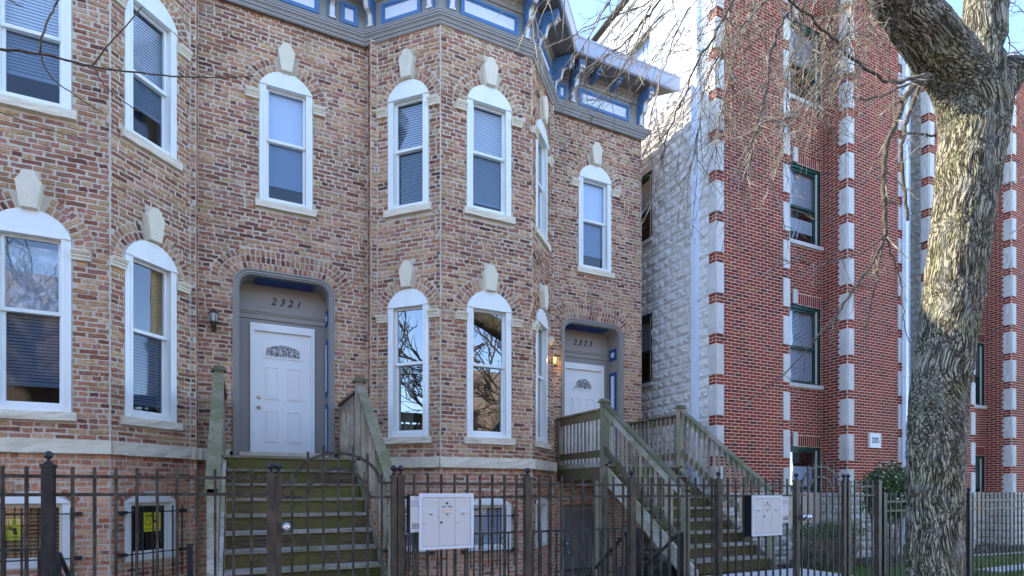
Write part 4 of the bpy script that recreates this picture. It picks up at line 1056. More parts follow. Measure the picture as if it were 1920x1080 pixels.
def apartment(dx, label, sidemat, number, seed):
    rr = random.Random(seed)
    X0, XR, XP, XE = 8.53 + dx, 10.65 + dx, 12.6 + dx, 14.70 + dx; Y, YB = 8.37, 9.01
    root = thing('apartment_building', label, 'apartment building', (X0 + 3, Y + 3, 0), 'red brick apartment buildings with pale quoins')
    BOT = 1.55
    fA = Face((X0, Y), (XR, Y)); fB = Face((XR, YB), (XP, YB)); fC = Face((XP, YB), (XP, Y)); fD = Face((XP, Y), (XE, Y)); fL = Face((XR, Y), (XR, YB))
    fS = Face((X0, Y + .19), (X0, Y)); fW = Face((X0 + .012, 16), (X0 + .012, Y + .19)); fE = Face((XE, Y), (XE, Y + .6)); fEW = Face((XE, Y + .6), (XE, 16))
    wu0, wu1 = XP - .06 - 1.12 - XR, XP - .06 - XR
    lv = [(.82, 2.63), (4.10, 5.95), (7.42, 9.24), (10.76, 12.58)]
    wops = [RectOpening(wu0, wu1, a, b, .27, .09, .04) for a, b in lv]
    for o in wops: o.key = 1
    # quoin stones: module .8124 = 12 courses; 9 courses of stone, 3 of brick
    mod = .8124; stones = []
    def quoins(face, u0, u1, phase, wz, ends=False):
        ops = []; k = 0; z = BOT + phase
        while z < ROOF - .1:
            za, zb = max(z, BOT), min(z + mod * .75, ROOF)
            if zb - za > .15:
                ops.append(Void(u0, u1, za, zb))
                nxx = 3; me = rough_box(u1 - u0 - .006, .035, zb - za - .01, .008 if not wz else .012, rr.random(), 3, 6).mesh('quoin_stone', 'quoin_stone')
                stones.append(part('quoin_stone', me, root, face.pt(u0 + .003, za + .005, -.012), face.rz))
            z += mod
        return ops
    recs, bands = [], []; mort = MB(); ph = -.07
    z0 = BOT
    setups = [(fA, quoins(fA, 0, .195, ph, 0) + quoins(fA, fA.L - .2, fA.L, ph, 0)), (fS, quoins(fS, 0, .19, ph, 1)), (fB, wops), (fC, quoins(fC, fC.L - .19, fC.L, ph, 1)), (fD, quoins(fD, 0, .20, ph, 0) + quoins(fD, fD.L - .2, fD.L, ph, 0)), (fL, []), (fE, [])]
    for f, ops in setups:
        tmp = []
        lay(f, z0, ROOF, ops, tmp, rr, L=.2065, joint=.0118, header_every=0, rough=.001, wob=.0006, u0=.003 if f in (fC,) else 0)
        if f is fB: tmp = [r for r in tmp if not (r[5] == 0 and False)]
        recs += tmp
        sheet(f, z0, ROOF, ops, mort)
    part('mortar', mort.mesh('mortar', 'pink_mortar'), root)
    emit_masonry(root, recs, 'brick', 'face_brick', red_pal, rr, brick_template, .008, .02, limit=300)
    for o, (a, b) in zip(wops, lv):
        kind = {0: 'half', 1: 'blind', 2: 'broken', 3: 'dark'}[lv.index((a, b))]
        if dx: kind = 'dark'
        apt_window(root, fB, wu0, wu1, a, b, kind)
        part('lintel_key', rough_box(.15, .05, .33, .006, 2, 2, 4).mesh('lintel_key', 'quoin_stone'), root, fB.pt(wu0 + .12 if not dx else wu0 + .12, b + .0, -.0), fB.rz)
    # foundation: split stone
    fb = []; fm = MB()
    for f in (fA, fB, fC, fD, fL, fS):
        ops = [RectOpening(wu0, wu1, lv[0][0], 1.56, 0, .0)] if f is fB else []
        lay(f, .0, 1.47, ops, fb, rr, ch=.21, L=.42, joint=.012, header_every=0, rough=.02, wob=.002); sheet(f, -.1, BOT, ops, fm, w=.0)
        part('water_table', MB().box(0, f.L, -.06, .0, 1.475, 1.548).mesh('water_table', 'foundation_stone'), root, f.pt(0, 0, 0), f.rz) if f is not fB else None
    part('foundation_mortar', fm.mesh('foundation_mortar', 'foundation_stone'), root)
    pale = lambda r: (1, 1, 1)
    emit_masonry(root, fb, 'foundation_stone', 'foundation_stone', pale, rr, block_template, .05, .35, limit=90)
    # side wall of split-face blocks with windows
    sw, sm = [], MB(); TOPS = 13.3
    u_of = lambda yy: 16 - yy
    side = [RectOpening(u_of(11.45), u_of(10.32), a, b - .25, .0, .2, .0) for a, b in lv[1:]]
    lay(fW, 0, TOPS, side, sw, rr, ch=.2031, L=.406, joint=.006, header_every=0, rough=.008, wob=.001, u0=4.2 if not dx else 6.4); sheet(fW, -.1, TOPS, side, sm)
    part('side_wall_mortar', sm.mesh('side_wall_mortar', sidemat), root)
    emit_masonry(root, sw, 'concrete_block', sidemat, pale, rr, block_template, .034, .55, limit=300)
    if not dx:
        for a, b in lv[1:]: apt_window(root, fW, u_of(11.45), u_of(10.32), a, b - .25, 'none')
    part('side_coping', MB().box(X0 - .06, X0 + .3, 8.57, 16, TOPS, TOPS + .12).mesh('side_coping', 'quoin_stone'), root)
    m = MB().box(X0 + .03, XR - .03, Y + .05, 10.2, 0, ROOF - .15); m.box(X0 + .76, XR - .03, 10.2, 15.95, 0, ROOF - .15); m.box(X0 + .03, X0 + .76, 11.6, 15.95, 0, TOPS - .05); m.box(X0 + .03, X0 + .76, 10.2, 11.6, 12.5, TOPS - .04); m.box(XR - .03, XP + .03, YB + .72, 15.98, 0, ROOF - .16); m.box(XP + .03, XE - .26, Y + .05, 15.97, 0, ROOF - .17)
    part('sun_block_mass', m.mesh('sun_block_mass', 'room'), root)  # unseen core boxes, added so sun does not leak through the hollow shell
    m2 = MB().box(X0 - .05, XR + .03, Y - .06, Y + .3, ROOF, ROOF + .14); m2.box(XR + .03, XP - .03, YB - .06, YB + .3, ROOF, ROOF + .13); m2.box(XP - .03, XE + .05, Y - .06, Y + .3, ROOF, ROOF + .14)
    part('coping', m2.mesh('coping', 'moulding_grey'), root)
    part('roof', MB().box(X0 + .05, XE - .02, YB + .75, 15.9, ROOF - .14, ROOF - .1).mesh('roof', 'roof'), root)
    part('side_wall', boxm('side_wall', XE - .25, XE - .003, Y + .4, 15.9, 0, ROOF - .12, sidemat), root)
    # downspouts: on the block wall and beside the right hand quoin
    ds = MB().box(X0 - .11, X0 - .012, 8.80, 8.95, .3, TOPS - .3); dp = part('downspout', ds.mesh('downspout', 'downspout_white'), root)
    st = MB()
    for z in (2.2, 5.5, 8.8, 12): st.box(X0 - .117, X0 - .012, 8.77, 8.98, z, z + .04)
    sub('pipe_strap', st.mesh('pipe_strap', 'downspout_white'), dp)
    ds = MB().box(XE - .085, XE + .01, Y - .13, Y - .04, .3, ROOF - .3); dp = part('downspout', ds.mesh('downspout', 'downspout_white'), root)
    st = MB(); [st.box(XE - .1, XE + .02, Y - .137, Y - .03, z, z + .04) for z in (2.2, 4.4, 6.6, 8.8, 12)]; sub('pipe_strap', st.mesh('pipe_strap', 'downspout_white'), dp)
    if number:
        q = at(1640, 826, Y - .03)
        pl = part('number_plate', MB().box(-.20, .20, -.03, .02, -.16, .16).mesh('number_plate', 'panel_white'), root, (q.x, Y - .02, q.z), 0)
        rim = MB(); 
        for b in ((-.215, .215, -.036, .02, -.175, -.155), (-.215, .215, -.036, .02, .155, .175), (-.215, -.195, -.036, .02, -.155, .155), (.195, .215, -.036, .02, -.155, .155)): rim.box(*b)
        sub('plate_rim', rim.mesh('plate_rim', 'ribbon_white'), pl)
        sub('house_number', text_mesh('2325', .19, 'number_black', .004), pl, (0, -.034, 0), (R(90), 0, 0)).scale = (.72, 1, 1)
    return root
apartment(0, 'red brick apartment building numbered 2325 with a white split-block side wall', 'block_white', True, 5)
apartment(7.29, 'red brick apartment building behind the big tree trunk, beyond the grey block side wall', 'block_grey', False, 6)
# ------------------------------------------------------------------ PART 2
# ------------------------------------------------------------------ ground
def sheet_obj(name, rects, z, mat, kind='structure'):
    m = MB()
    for x0, x1, y0, y1 in rects: m.add([(x0, y0, z), (x1, y0, z), (x1, y1, z), (x0, y1, z)], [(0, 1, 2, 3)])
    return setting(name, m.mesh(name, mat), kind)
BIG = 400
# soil with two sunken areaways below the landings
pits = [(-4.0, -.18, 6.6, 9.8), (1.7, 5.70, 6.6, 9.8), (5.70, 7.4, 8.25, 9.8)]
sheet_obj('ground', [(-BIG, BIG, -BIG, 4.4), (-BIG, -4, 4.4, BIG), (-4, 1.7, 4.4, 6.6), (-.18, 1.7, 6.6, 9.8), (-4, 7.4, 9.8, BIG), (1.7, 7.4, 4.4, 6.6), (5.70, 7.4, 6.6, 8.25), (7.4, BIG, 4.4, BIG)], 0, 'soil')
pm = MB()
for x0, x1, y0, y1 in pits:
    pm.box(x0, x1, y0, y1, -1.25, -1.05)
pm.box(-4.2, -.18, 6.45, 6.595, -1.1, .0); pm.box(1.6, 5.70, 6.45, 6.595, -1.1, .0); pm.box(-.175, -.05, 6.6, 9.7, -1.1, .0); pm.box(1.55, 1.695, 6.6, 9.7, -1.1, 0); pm.box(7.405, 7.5, 8.2, 9.7, -1.1, 0); pm.box(5.71, 7.4, 8.15, 8.245, -1.1, 0)
setting('areaway', pm.mesh('areaway', 'concrete'))['kind'] = 'structure'
sheet_obj('sidewalk', [(-60, 60, 1.0, 2.9)], .02, 'concrete')
setting('front_walk', MB().box(5.2, 7.75, 4.62, 5.95, -.1, .41).mesh('front_walk', 'concrete'))
setting('front_walk', MB().box(-.5, 1.7, 4.62, 5.95, -.1, .40).mesh('front_walk', 'concrete'))
setting('garden_path', MB().box(13.2, 60, 5.75, 6.15, -.05, .035).mesh('garden_path', 'concrete'))
setting('garden_path', MB().box(7.75, 8.3, 4.62, 5.6, -.05, .03).mesh('garden_path', 'concrete'))
lawn = sheet_obj('lawn_soil', [(8.3, 60, 4.5, 5.7), (8.3, 60, 6.2, 7.55)], .012, 'grass')
sheet_obj('road', [(-200, 200, -9.5, -1.5)], .004, 'rubble_dark')

# grass blades
def scatter_mesh(name, P, up, size, mat, kind='stuff', tri=True, seed=1, label=None):
    g = np.random.RandomState(seed); n = len(P); P = np.asarray(P, float)
    a = g.uniform(0, 2 * np.pi, n); d = np.stack([np.cos(a), np.sin(a), np.zeros(n)], 1) * (size[0] / 2) * g.uniform(.6, 1.3, (n, 1))
    if up: t = np.stack([g.uniform(-.4, .4, n), g.uniform(-.4, .4, n), np.ones(n)], 1) * size[1] * g.uniform(.5, 1.2, (n, 1))
    else:
        t = g.normal(size=(n, 3)); t /= np.linalg.norm(t, axis=1)[:, None]; d2 = np.cross(t, g.normal(size=(n, 3))); d2 /= np.linalg.norm(d2, axis=1)[:, None]; d = d2 * size[0] / 2; t = t * size[1] * g.uniform(.5, 1.3, (n, 1))
    if tri:
        V = np.stack([P - d, P + d, P + t], 1).reshape(-1, 3); F = np.arange(n * 3).reshape(-1, 3)
    else:
        V = np.stack([P, P + d + t * .5, P + t, P - d + t * .5], 1).reshape(-1, 3); F = np.arange(n * 4).reshape(-1, 4)
    me = bpy.data.meshes.new(name); me.from_pydata(V.tolist(), [], F.tolist()); me.materials.append(M[mat]); return me
g = np.random.RandomState(3)
n = 42000; xs = 8.3 + (g.rand(n) ** 1.6) * 18; ys = g.uniform(4.55, 7.6, n); ok = ~((ys > 5.72) & (ys < 6.2) & (xs > 13.2))
me = scatter_mesh('grass', np.stack([xs, ys, np.zeros(n) + .01], 1)[ok], True, (.012, .06), 'grass')
o = setting('grass', me, 'stuff')
n = 5000; xs = g.uniform(8.0, 24, n); ys = g.uniform(7.4, 8.3, n)
o = setting('leaf_litter', scatter_mesh('leaf_litter', np.stack([xs, ys, g.uniform(.0, .05, n)], 1), False, (.03, .05), 'dark_branch', tri=False), 'stuff')
n = 900; xs = g.uniform(4.9, 5.8, n); ys = g.uniform(6.6, 9.6, n)

# dark rubble heaped under the right stair
rub = MB(); rr_ = random.Random(4)
for i in range(70):
    x, y = rr_.uniform(5.85, 7.2), rr_.uniform(6.7, 8.1); s = rr_.uniform(.05, .16); rz = rr_.uniform(0, 3)
    zc = rr_.uniform(0, .25) + s / 2
    V = [(x + s * sx * rr_.uniform(.6, 1.2) * math.cos(rz) - s * sy * math.sin(rz), y + s * sx * math.sin(rz) + s * sy * rr_.uniform(.6, 1.2) * math.cos(rz), zc + sz * s * rr_.uniform(.4, .8)) for sz in (-1, 1) for sx, sy in ((-1, -1), (1, -1), (1, 1), (-1, 1))]
    rub.add(V, [(3, 2, 1, 0), (4, 5, 6, 7), (0, 1, 5, 4), (1, 2, 6, 5), (2, 3, 7, 6), (3, 0, 4, 7)])
o = setting('rubble', rub.mesh('rubble', 'rubble_dark'), 'stuff')

# ------------------------------------------------------------------ iron fence along the front
FY = 4.45
fx = lambda x: at(x, 900, FY).x
def ball(mb, x, y, z, r=.026):
    mb.lathe([(.006, -.055), (.018, -.05), (.02, -.042), (.009, -.038), (.009, -.026)] + [(r * math.cos(a), r * math.sin(a)) for a in [R(d) for d in range(-75, 91, 15)]], (x, y, z), 12)
def fence_post(t, x, y, top, mat, w=.062, bz=0.0):
    p_ = part('post', MB().box(x - w / 2, x + w / 2, y - w / 2, y + w / 2, bz, top).mesh('post', mat), t)
    c = MB().box(x - w / 2 - .006, x + w / 2 + .006, y - w / 2 - .006, y + w / 2 + .006, top, top + .02); c.box(x - w / 2 + .01, x + w / 2 - .01, y - w / 2 + .01, y + w / 2 - .01, top + .02, top + .03)
    sub('post_cap', c.mesh('post_cap', mat), p_, (0, 0, 0)); b = MB(); ball(b, x, y, top + .078); sub('ball_finial', b.mesh('ball_finial', 'iron_black', True), p_, (0, 0, 0)); return p_
def fence(label, x0, x1, posts, z_rails, tip, mat, pmat, mats=None, sp=.1148, y=FY, phase=0, low=True, posttop=None, cat='fence', name='iron_fence', group='iron picket fences along the pavement', pk=.0085, no=()):
    t = thing(name, label, cat, ((x0 + x1) / 2, y, 0), group)
    for z in z_rails: part('rail', MB().box(x0, x1, y - .006, y + .006, z - .011, z + .011).mesh('rail', mat), t)
    i = 0; x = x0 + phase
    me = MB().box(-pk, pk, -pk, pk, 0, tip).mesh('picket', mat)
    while x < x1:
        if all(abs(x - px) > .045 for px in posts) and not any(a < x < b for a, b in no): part('picket', me, t, (x, y, 0))
        x += sp
    for px in posts: fence_post(t, px, y, posttop or 1.70, pmat)
    return t
rails = (1.655, 1.545, .30)
def X(px, Y=FY): return at(px, 900, Y).x
fence('black iron picket fence in front of the left bay, with a ball-topped post', -3.2, X(503), [X(91)], (1.69, 1.575, .32), 1.75, 'iron_worn', 'iron_black', phase=.0 + .06, posttop=1.745)
fence('iron picket fence between the arched gate and the right stairs, holding the mailboxes', X(757), X(1485), [X(989), X(1184), X(1347)], rails, 1.735, 'iron_worn', 'iron_brown', phase=.085, no=((X(757), X(775)),))
fence('short stretch of iron picket fence right of the second gate beside the tree', X(1594), X(1642), [X(1646)], rails, 1.735, 'iron_worn', 'iron_brown', phase=.09)
fence('lower iron picket fence on both sides of the tree trunk', X(1660), 30.0, [X(1656), X(1816), 13.35, 16.0, 18.6, 21.2, 23.8], (1.46, 1.34, .22), 1.575, 'iron_worn', 'iron_black', phase=.10, posttop=1.545)

def gate(label, pl, pr, stl, mat, knob_side, lockpx, arch_in, mirror=False):
    """pl / pr: x of the fixed posts, stl: (left stile, right stile)"""
    t = thing('iron_gate', label, 'gate', ((pl + pr) / 2, FY, 0), 'arched iron gates in the front fence')
    for x in (pl, pr):
        fence_post(t, x, FY, 1.70, mat, .055)
    for x in stl:
        if x is not None and abs(x - pl) > .02 and abs(x - pr) > .02: fence_post(t, x, FY, 1.70, mat, .042, .06)
    a, b = stl; cx = (a + b) / 2; w = b - a; r1 = w * .37; r2 = w * .262
    def arch(r, z, nm):
        h = r * .72 if r == r1 else r * .98
        for x0, x1 in ((a, cx - r), (cx + r, b)): part('rail', MB().box(x0, x1, FY - .007, FY + .007, z - .011, z + .011).mesh('rail', 'iron_worn'), t)
        pts = [(cx + r * math.cos(math.pi * i / 18), FY, z + h * math.sin(math.pi * i / 18)) for i in range(19)]
        m = MB()
        for p, q in zip(pts[:-1], pts[1:]): m.bar(p, Vector(q) + (Vector(q) - Vector(p)) * .06, .014, .02, (0, 1, 0)) if False else m.bar(p, Vector(q) + (Vector(q) - Vector(p)) * .06, .012, .022, (0, 0, 1) if abs(q[0] - p[0]) > .01 else (1, 0, 0))
        part('arch_bar', m.mesh('arch_bar', 'iron_worn'), t)
        return lambda x: z + (h * math.sqrt(max(0, 1 - ((x - cx) / r) ** 2)) if abs(x - cx) < r else 0)
    f1 = arch(r1, 1.66, 'o'); f2 = arch(r2, 1.55, 'i')
    part('rail', MB().box(a, b, FY - .007, FY + .007, .29, .31).mesh('rail', 'iron_worn'), t)
    n = 7
    for i in range(n):
        x = a + w * (i + .85) / (n + .7); top = f1(x) + .07
        part('picket', MB().box(x - .008, x + .008, FY - .008, FY + .008, .12, top).mesh('picket', 'iron_worn'), t)
    lx, lz = lockpx
    part('lock_plate', MB().box(lx - .035, lx + .045, FY - .022, FY + .02, lz - .045, lz + .045).mesh('lock_plate', 'iron_brown'), t)
    kn = MB().lathe([(.034, 0), (.034, .012), (.028, .016), (.022, .03), (.026, .036), (.014, .04), (.001, .04)], n=16) if not mirror else MB().lathe([(.034, 0), (.034, .01), (.015, .014), (.015, .04), (.03, .05), (.034, .065), (.028, .082), (.001, .088)], n=16)
    part('lock_cylinder', kn.mesh('lock_cylinder', 'silver', True), t, (lx + .012, FY - .024, lz), rot=(R(90), 0, 0))
    part('strike_guard', MB().box(lx - .075, lx - .055, FY - .03, FY + .012, lz - .10, lz + .14).mesh('strike_guard', mat), t)
    return t
p = at(533, 988, FY)
gate('arched iron gate with a round deadbolt in front of the stairs to 2321', X(508), X(751), (X(522), X(738)), 'iron_brown', 0, (p.x, p.z), 0)
p = at(1503, 969, FY)
gate('arched iron gate with a chrome knob right of the second mailbox', X(1493), X(1590), (X(1493), X(1582)), 'iron_brown', 0, (p.x, p.z), 0, True)

# ------------------------------------------------------------------ mailboxes and intercoms on the fence
def mailbox(label, x0, x1, z0, z1, y, depth, second):
    t = thing('mailbox_cluster', label, 'mailbox', ((x0 + x1) / 2, y, z0), 'grey three-door mailboxes on the fence')
    w, h = x1 - x0, z1 - z0; W0 = -w / 2
    sub('housing', MB().box(W0 + .012, -W0 - .012, .012, depth, .012, h - .012).mesh('housing', 'black_plastic' if second else 'box_paint'), t)
    f = MB(); b = .032
    for q in ((W0, -W0, h - b, h), (W0, -W0, 0, b * .8), (W0, W0 + b * .8, b * .8, h - b), (-W0 - b * .8, -W0, b * .8, h - b)): f.box(q[0], q[1], -.004, .012, q[2], q[3])
    sub('face_frame', f.mesh('face_frame', 'box_trim'), t)
    dw = (w - 2 * b * .8 - .012) / 3
    for i in range(3):
        x = W0 + b * .8 + .003 + i * (dw + .003)
        d = sub('mailbox_door', MB().box(0, dw, .0, .012, b * .8 + .003, h - b - .003).mesh('mailbox_door', 'box_paint'), t, (x, 0, 0))
        m = MB(); kx = dw * (.15 if not second or i else .18); m.lathe([(.009, 0), (.009, .006), (.001, .008)], n=10)
        sub('door_lock', m.mesh('door_lock', 'black_plastic' if i == 1 else 'brass'), t, (x + (dw * .14), 0, h * .48), (R(90), 0, 0))
        s = MB().box(x + dw * .2, x + dw * .8, -.004, .0, h * .655, h * .685); s.box(x + dw * .2, x + dw * .8, -.003, .0, h * .69, h * .695)
        sub('name_slot', s.mesh('name_slot', 'panel_white' if i != 1 else 'silver'), t)
        s = MB().box(x + dw * .42, x + dw * .60, -.003, .0, h * .615, h * .63); sub('number_tag', s.mesh('number_tag', 'black_plastic'), t)
        if i == 1:
            s = MB().lathe([(.01, 0), (.01, .004), (.001, .005)], n=10); sub('carrier_lock', s.mesh('carrier_lock', 'black_plastic'), t, (x + dw * .5, 0, h * .82), (R(90), 0, 0))
            s = MB()
            for q in (.2, .32, .6, .72): s.box(x + dw * q, x + dw * (q + .08), -.003, 0, h * .75, h * .77)
            sub('door_sticker', s.mesh('door_sticker', 'black_plastic'), t)
    if second: sub('paper_label', boxm('paper_label', W0 + b + .01, W0 + b + .085, -.008, .0, h * .64, h * .72, 'panel_white'), t); sub('seal_tag', boxm('seal_tag', W0 + .02, W0 + .06, -.007, -.003, h - .02, h - .006, 'ribbon_white'), t)
    # black backing cabinet
    if second: sub('back_cabinet', boxm('back_cabinet', W0 - .0, W0 + .011, .012, depth + .02, -.01, h + .0, 'black_plastic'), t)
    return t
def intercom(label, x0, x1, z0, z1, y, conduit):
    t = thing('door_intercom', label, 'intercom', ((x0 + x1) / 2, y, z0), 'white intercom boxes beside the mailboxes')
    w, h = x1 - x0, z1 - z0
    sub('back_box', boxm('back_box', -w / 2 - .012, w / 2 + .008, .01, .07, -.006, h + .012, 'black_plastic'), t)
    sub('faceplate', boxm('faceplate', -w / 2, w / 2, -.006, .01, 0, h, 'box_paint'), t)
    m = MB()
    for c in (-.6, 0, .55):
        for r in range(8): m.box(c * w / 2 - .009, c * w / 2 + .009, -.009, -.006, h * (.70 + r * .025), h * (.70 + r * .025) + .0035)
    sub('speaker_grille', m.mesh('speaker_grille', 'gutter'), t)
    sub('lit_name_window', boxm('lit_name_window', -w * .2, w * .22, -.010, -.006, h * .62, h * .665, 'panel_white'), t)
    for r in range(3):
        sub('push_button', boxm('push_button', w * .18, w * .36, -.012, -.006, h * (.10 + r * .055), h * (.135 + r * .055), 'deep_blue'), t)
        sub('name_strip', boxm('name_strip', -w * .38, w * .1, -.009, -.006, h * (.105 + r * .055), h * (.13 + r * .055), 'black_plastic' if r == 1 else 'cut_wood'), t)
    for z in (.03, .97): sub('screw', MB().lathe([(.005, 0), (.005, .002)], n=8).mesh('screw', 'black_plastic'), t, (0, -.006, h * z), (R(90), 0, 0))
    if conduit: sub('conduit', MB().tube([(-.01, .03, 0), (-.01, .03, -.9)], .011, 8).tube([(.02, .035, 0), (.02, .035, -.9)], .010, 8).mesh('conduit', 'iron_worn'), t)
    return t
YM = FY - .11
a = at(786, 925, YM); b = at(888, 1027, YM)
mailbox('large pale grey three-door mailbox on the fence just right of the arched gate', a.x, b.x, b.z - .0, a.z, YM, .09, False)
a = at(770, 930, YM); b = at(790.5, 998, YM); intercom('white intercom box left of the large mailbox', a.x + .004, b.x, b.z, a.z, YM + .02, True)
a = at(1411, 929, YM); b = at(1466, 1003, YM); mailbox('grey three-door mailbox with a black side panel in front of the right stairs', a.x, b.x, b.z, a.z, YM, .12, True)
a = at(1468, 931, YM); b = at(1480.5, 980, YM); intercom('white intercom box between the second mailbox and the chrome-knobbed gate', a.x + .006, b.x, b.z, a.z, YM + .02, False)

# ------------------------------------------------------------------ guard rails round the areaways and basement handrails
def guard(label, x0, x1, end_left=False):
    t = thing('areaway_railing', label, 'railing', ((x0 + x1) / 2, 6.5, 0), 'low black railings round the basement areaways')
    y = 6.5; me = MB().box(-.008, .008, -.008, .008, .0, 1.06).mesh('picket', 'iron_worn')
    part('rail', MB().box(x0, x1, y - .014, y + .014, 1.055, 1.08).mesh('rail', 'iron_worn'), t); part('rail', MB().box(x0, x1, y - .01, y + .01, .1, .12).mesh('rail', 'iron_worn'), t)
    n = int((x1 - x0) / .118)
    for i in range(n): part('picket', me, t, (x0 + .06 + i * .118, y, 0))
    for x in ((x0, x1) if end_left else (x1,)): part('post', MB().box(x - .03, x + .03, y - .03, y + .03, 0, 1.06).mesh('post', 'iron_black'), t)
    return t
guard('low black railing in front of the left bay basement window', -3.6, -1.62); guard('low black railing behind the mailbox, in front of the middle bay', 1.72, 5.12, True)
def basement_rail(label, x, y0, z0, y1, z1):
    t = thing('basement_handrail', label, 'handrail', (x, y0, 0), 'sloping handrails going down to the basement doors')
    part('handrail', MB().bar((x, y0, z0), (x, y1, z1), .03, .03).mesh('handrail', 'iron_black'), t)
    for i in range(1, 9):
        f = i / 9; y = y0 + (y1 - y0) * f; z = z0 + (z1 - z0) * f
        part('picket', MB().box(x - .007, x + .007, y - .007, y + .007, z - 1.0, z).mesh('picket', 'iron_worn'), t)
    part('post', MB().box(x - .02, x + .02, y0 - .05, y0 - .01, 0, z0 + .01).mesh('post', 'iron_black'), t)
basement_rail('black handrail sloping down beside the pale stringer of the right stairs', 5.62, 6.2, 1.0, 8.3, -.6)
basement_rail('black handrail sloping down towards the grey basement door', 4.92, 6.5, 1.0, 8.6, -.6)
basement_rail('black handrail sloping down at the foot of the left bay', -1.50, 6.5, 1.02, 8.6, -.6)
t_ = thing('railing_post', 'dark square post standing at the brick corner left of the 2321 stairs', 'post', (-.45, 6.5, 0)); part('post', MB().box(-.475, -.425, 6.47, 6.53, 0, 1.05).mesh('post', 'iron_black'), t_)
sub('post_cap', MB().box(-.03, .03, -.03, .03, 1.05, 1.065).mesh('post_cap', 'iron_black'), t_.children[0] if t_.children else t_, (-.45 + .45 - .45, 6.5, 0))

# ------------------------------------------------------------------ numpy noise
def vnoise(P, seed=0):
    P = np.asarray(P); I = np.floor(P).astype(np.int64); Fr = P - I; Fr = Fr * Fr * (3 - 2 * Fr)
    def h(i, j, k):
        n = (i * 374761393 + j * 668265263 + k * 2147483647 + seed * 1274126177) & 0xffffffff
        n = ((n ^ (n >> 13)) * 1274126177) & 0xffffffff; n = (n ^ (n >> 16)) & 0xffffff
        return n / 0xffffff
    i, j, k = I.T; x, y, z = Fr.T
    c = lambda a, b, t: a + (b - a) * t
    return c(c(c(h(i, j, k), h(i + 1, j, k), x), c(h(i, j + 1, k), h(i + 1, j + 1, k), x), y), c(c(h(i, j, k + 1), h(i + 1, j, k + 1), x), c(h(i, j + 1, k + 1), h(i + 1, j + 1, k + 1), x), y), z)

def smooth_path(pts, n=6):
    P = [np.array(p, float) for p in pts]; P = [2 * P[0] - P[1]] + P + [2 * P[-1] - P[-2]]; out = []
    for i in range(1, len(P) - 2):
        for k in range(n):
            t = k / n; a, b, c, d = P[i - 1:i + 3]
            out.append(.5 * ((2 * b) + (-a + c) * t + (2 * a - 5 * b + 4 * c - d) * t * t + (-a + 3 * b - 3 * c + d) * t ** 3))
    out.append(P[-2]); return out

# ------------------------------------------------------------------ the big tree
TY = 3.3
def L3(x, y, Y=TY): v = at(x, y, Y); return np.array([v.x, v.y, v.z])
def rad(wpx, x, Y=TY):
    xp = (x - 960) / FPX; z = Y / (math.cos(TH) - xp * math.sin(TH)); return wpx * z / FPX / 2 * math.cos(math.atan(xp))
chains = [
    [(1753, 1160, TY, 140), (1752, 1080, TY, 116), (1756, 800, TY, 116), (1768, 690, TY, 117), (1780, 600, TY, 119), (1793, 500, TY, 124), (1806, 400, TY, 126), (1816, 320, TY, 134), (1826, 240, TY, 142), (1826, 185, TY, 150)],
    [(1826, 235, TY, 128), (1800, 150, TY, 122), (1762, 95, TY, 116), (1722, 45, TY, 108), (1686, 0, TY, 100), (1640, -70, TY, 92), (1570, -170, TY - .1, 80), (1460, -270, TY - .2, 66), (1300, -360, TY - .3, 50)],
    [(1828, 210, TY, 110), (1840, 120, TY, 98), (1846, 50, TY, 90), (1848, 0, TY, 90), (1852, -120, TY, 84), (1862, -280, TY + .1, 74), (1880, -480, TY + .1, 60)],
    [(1828, 240, TY, 105), (1862, 180, TY - .05, 88), (1888, 148, TY - .12, 76), (1908, 116, TY - .2, 62)],
]
tree = thing('street_tree', 'large rough-barked street tree with mossy trunk and a sawn-off stub, at the right', 'tree', tuple(L3(1753, 1160)[:2]) + (0,))
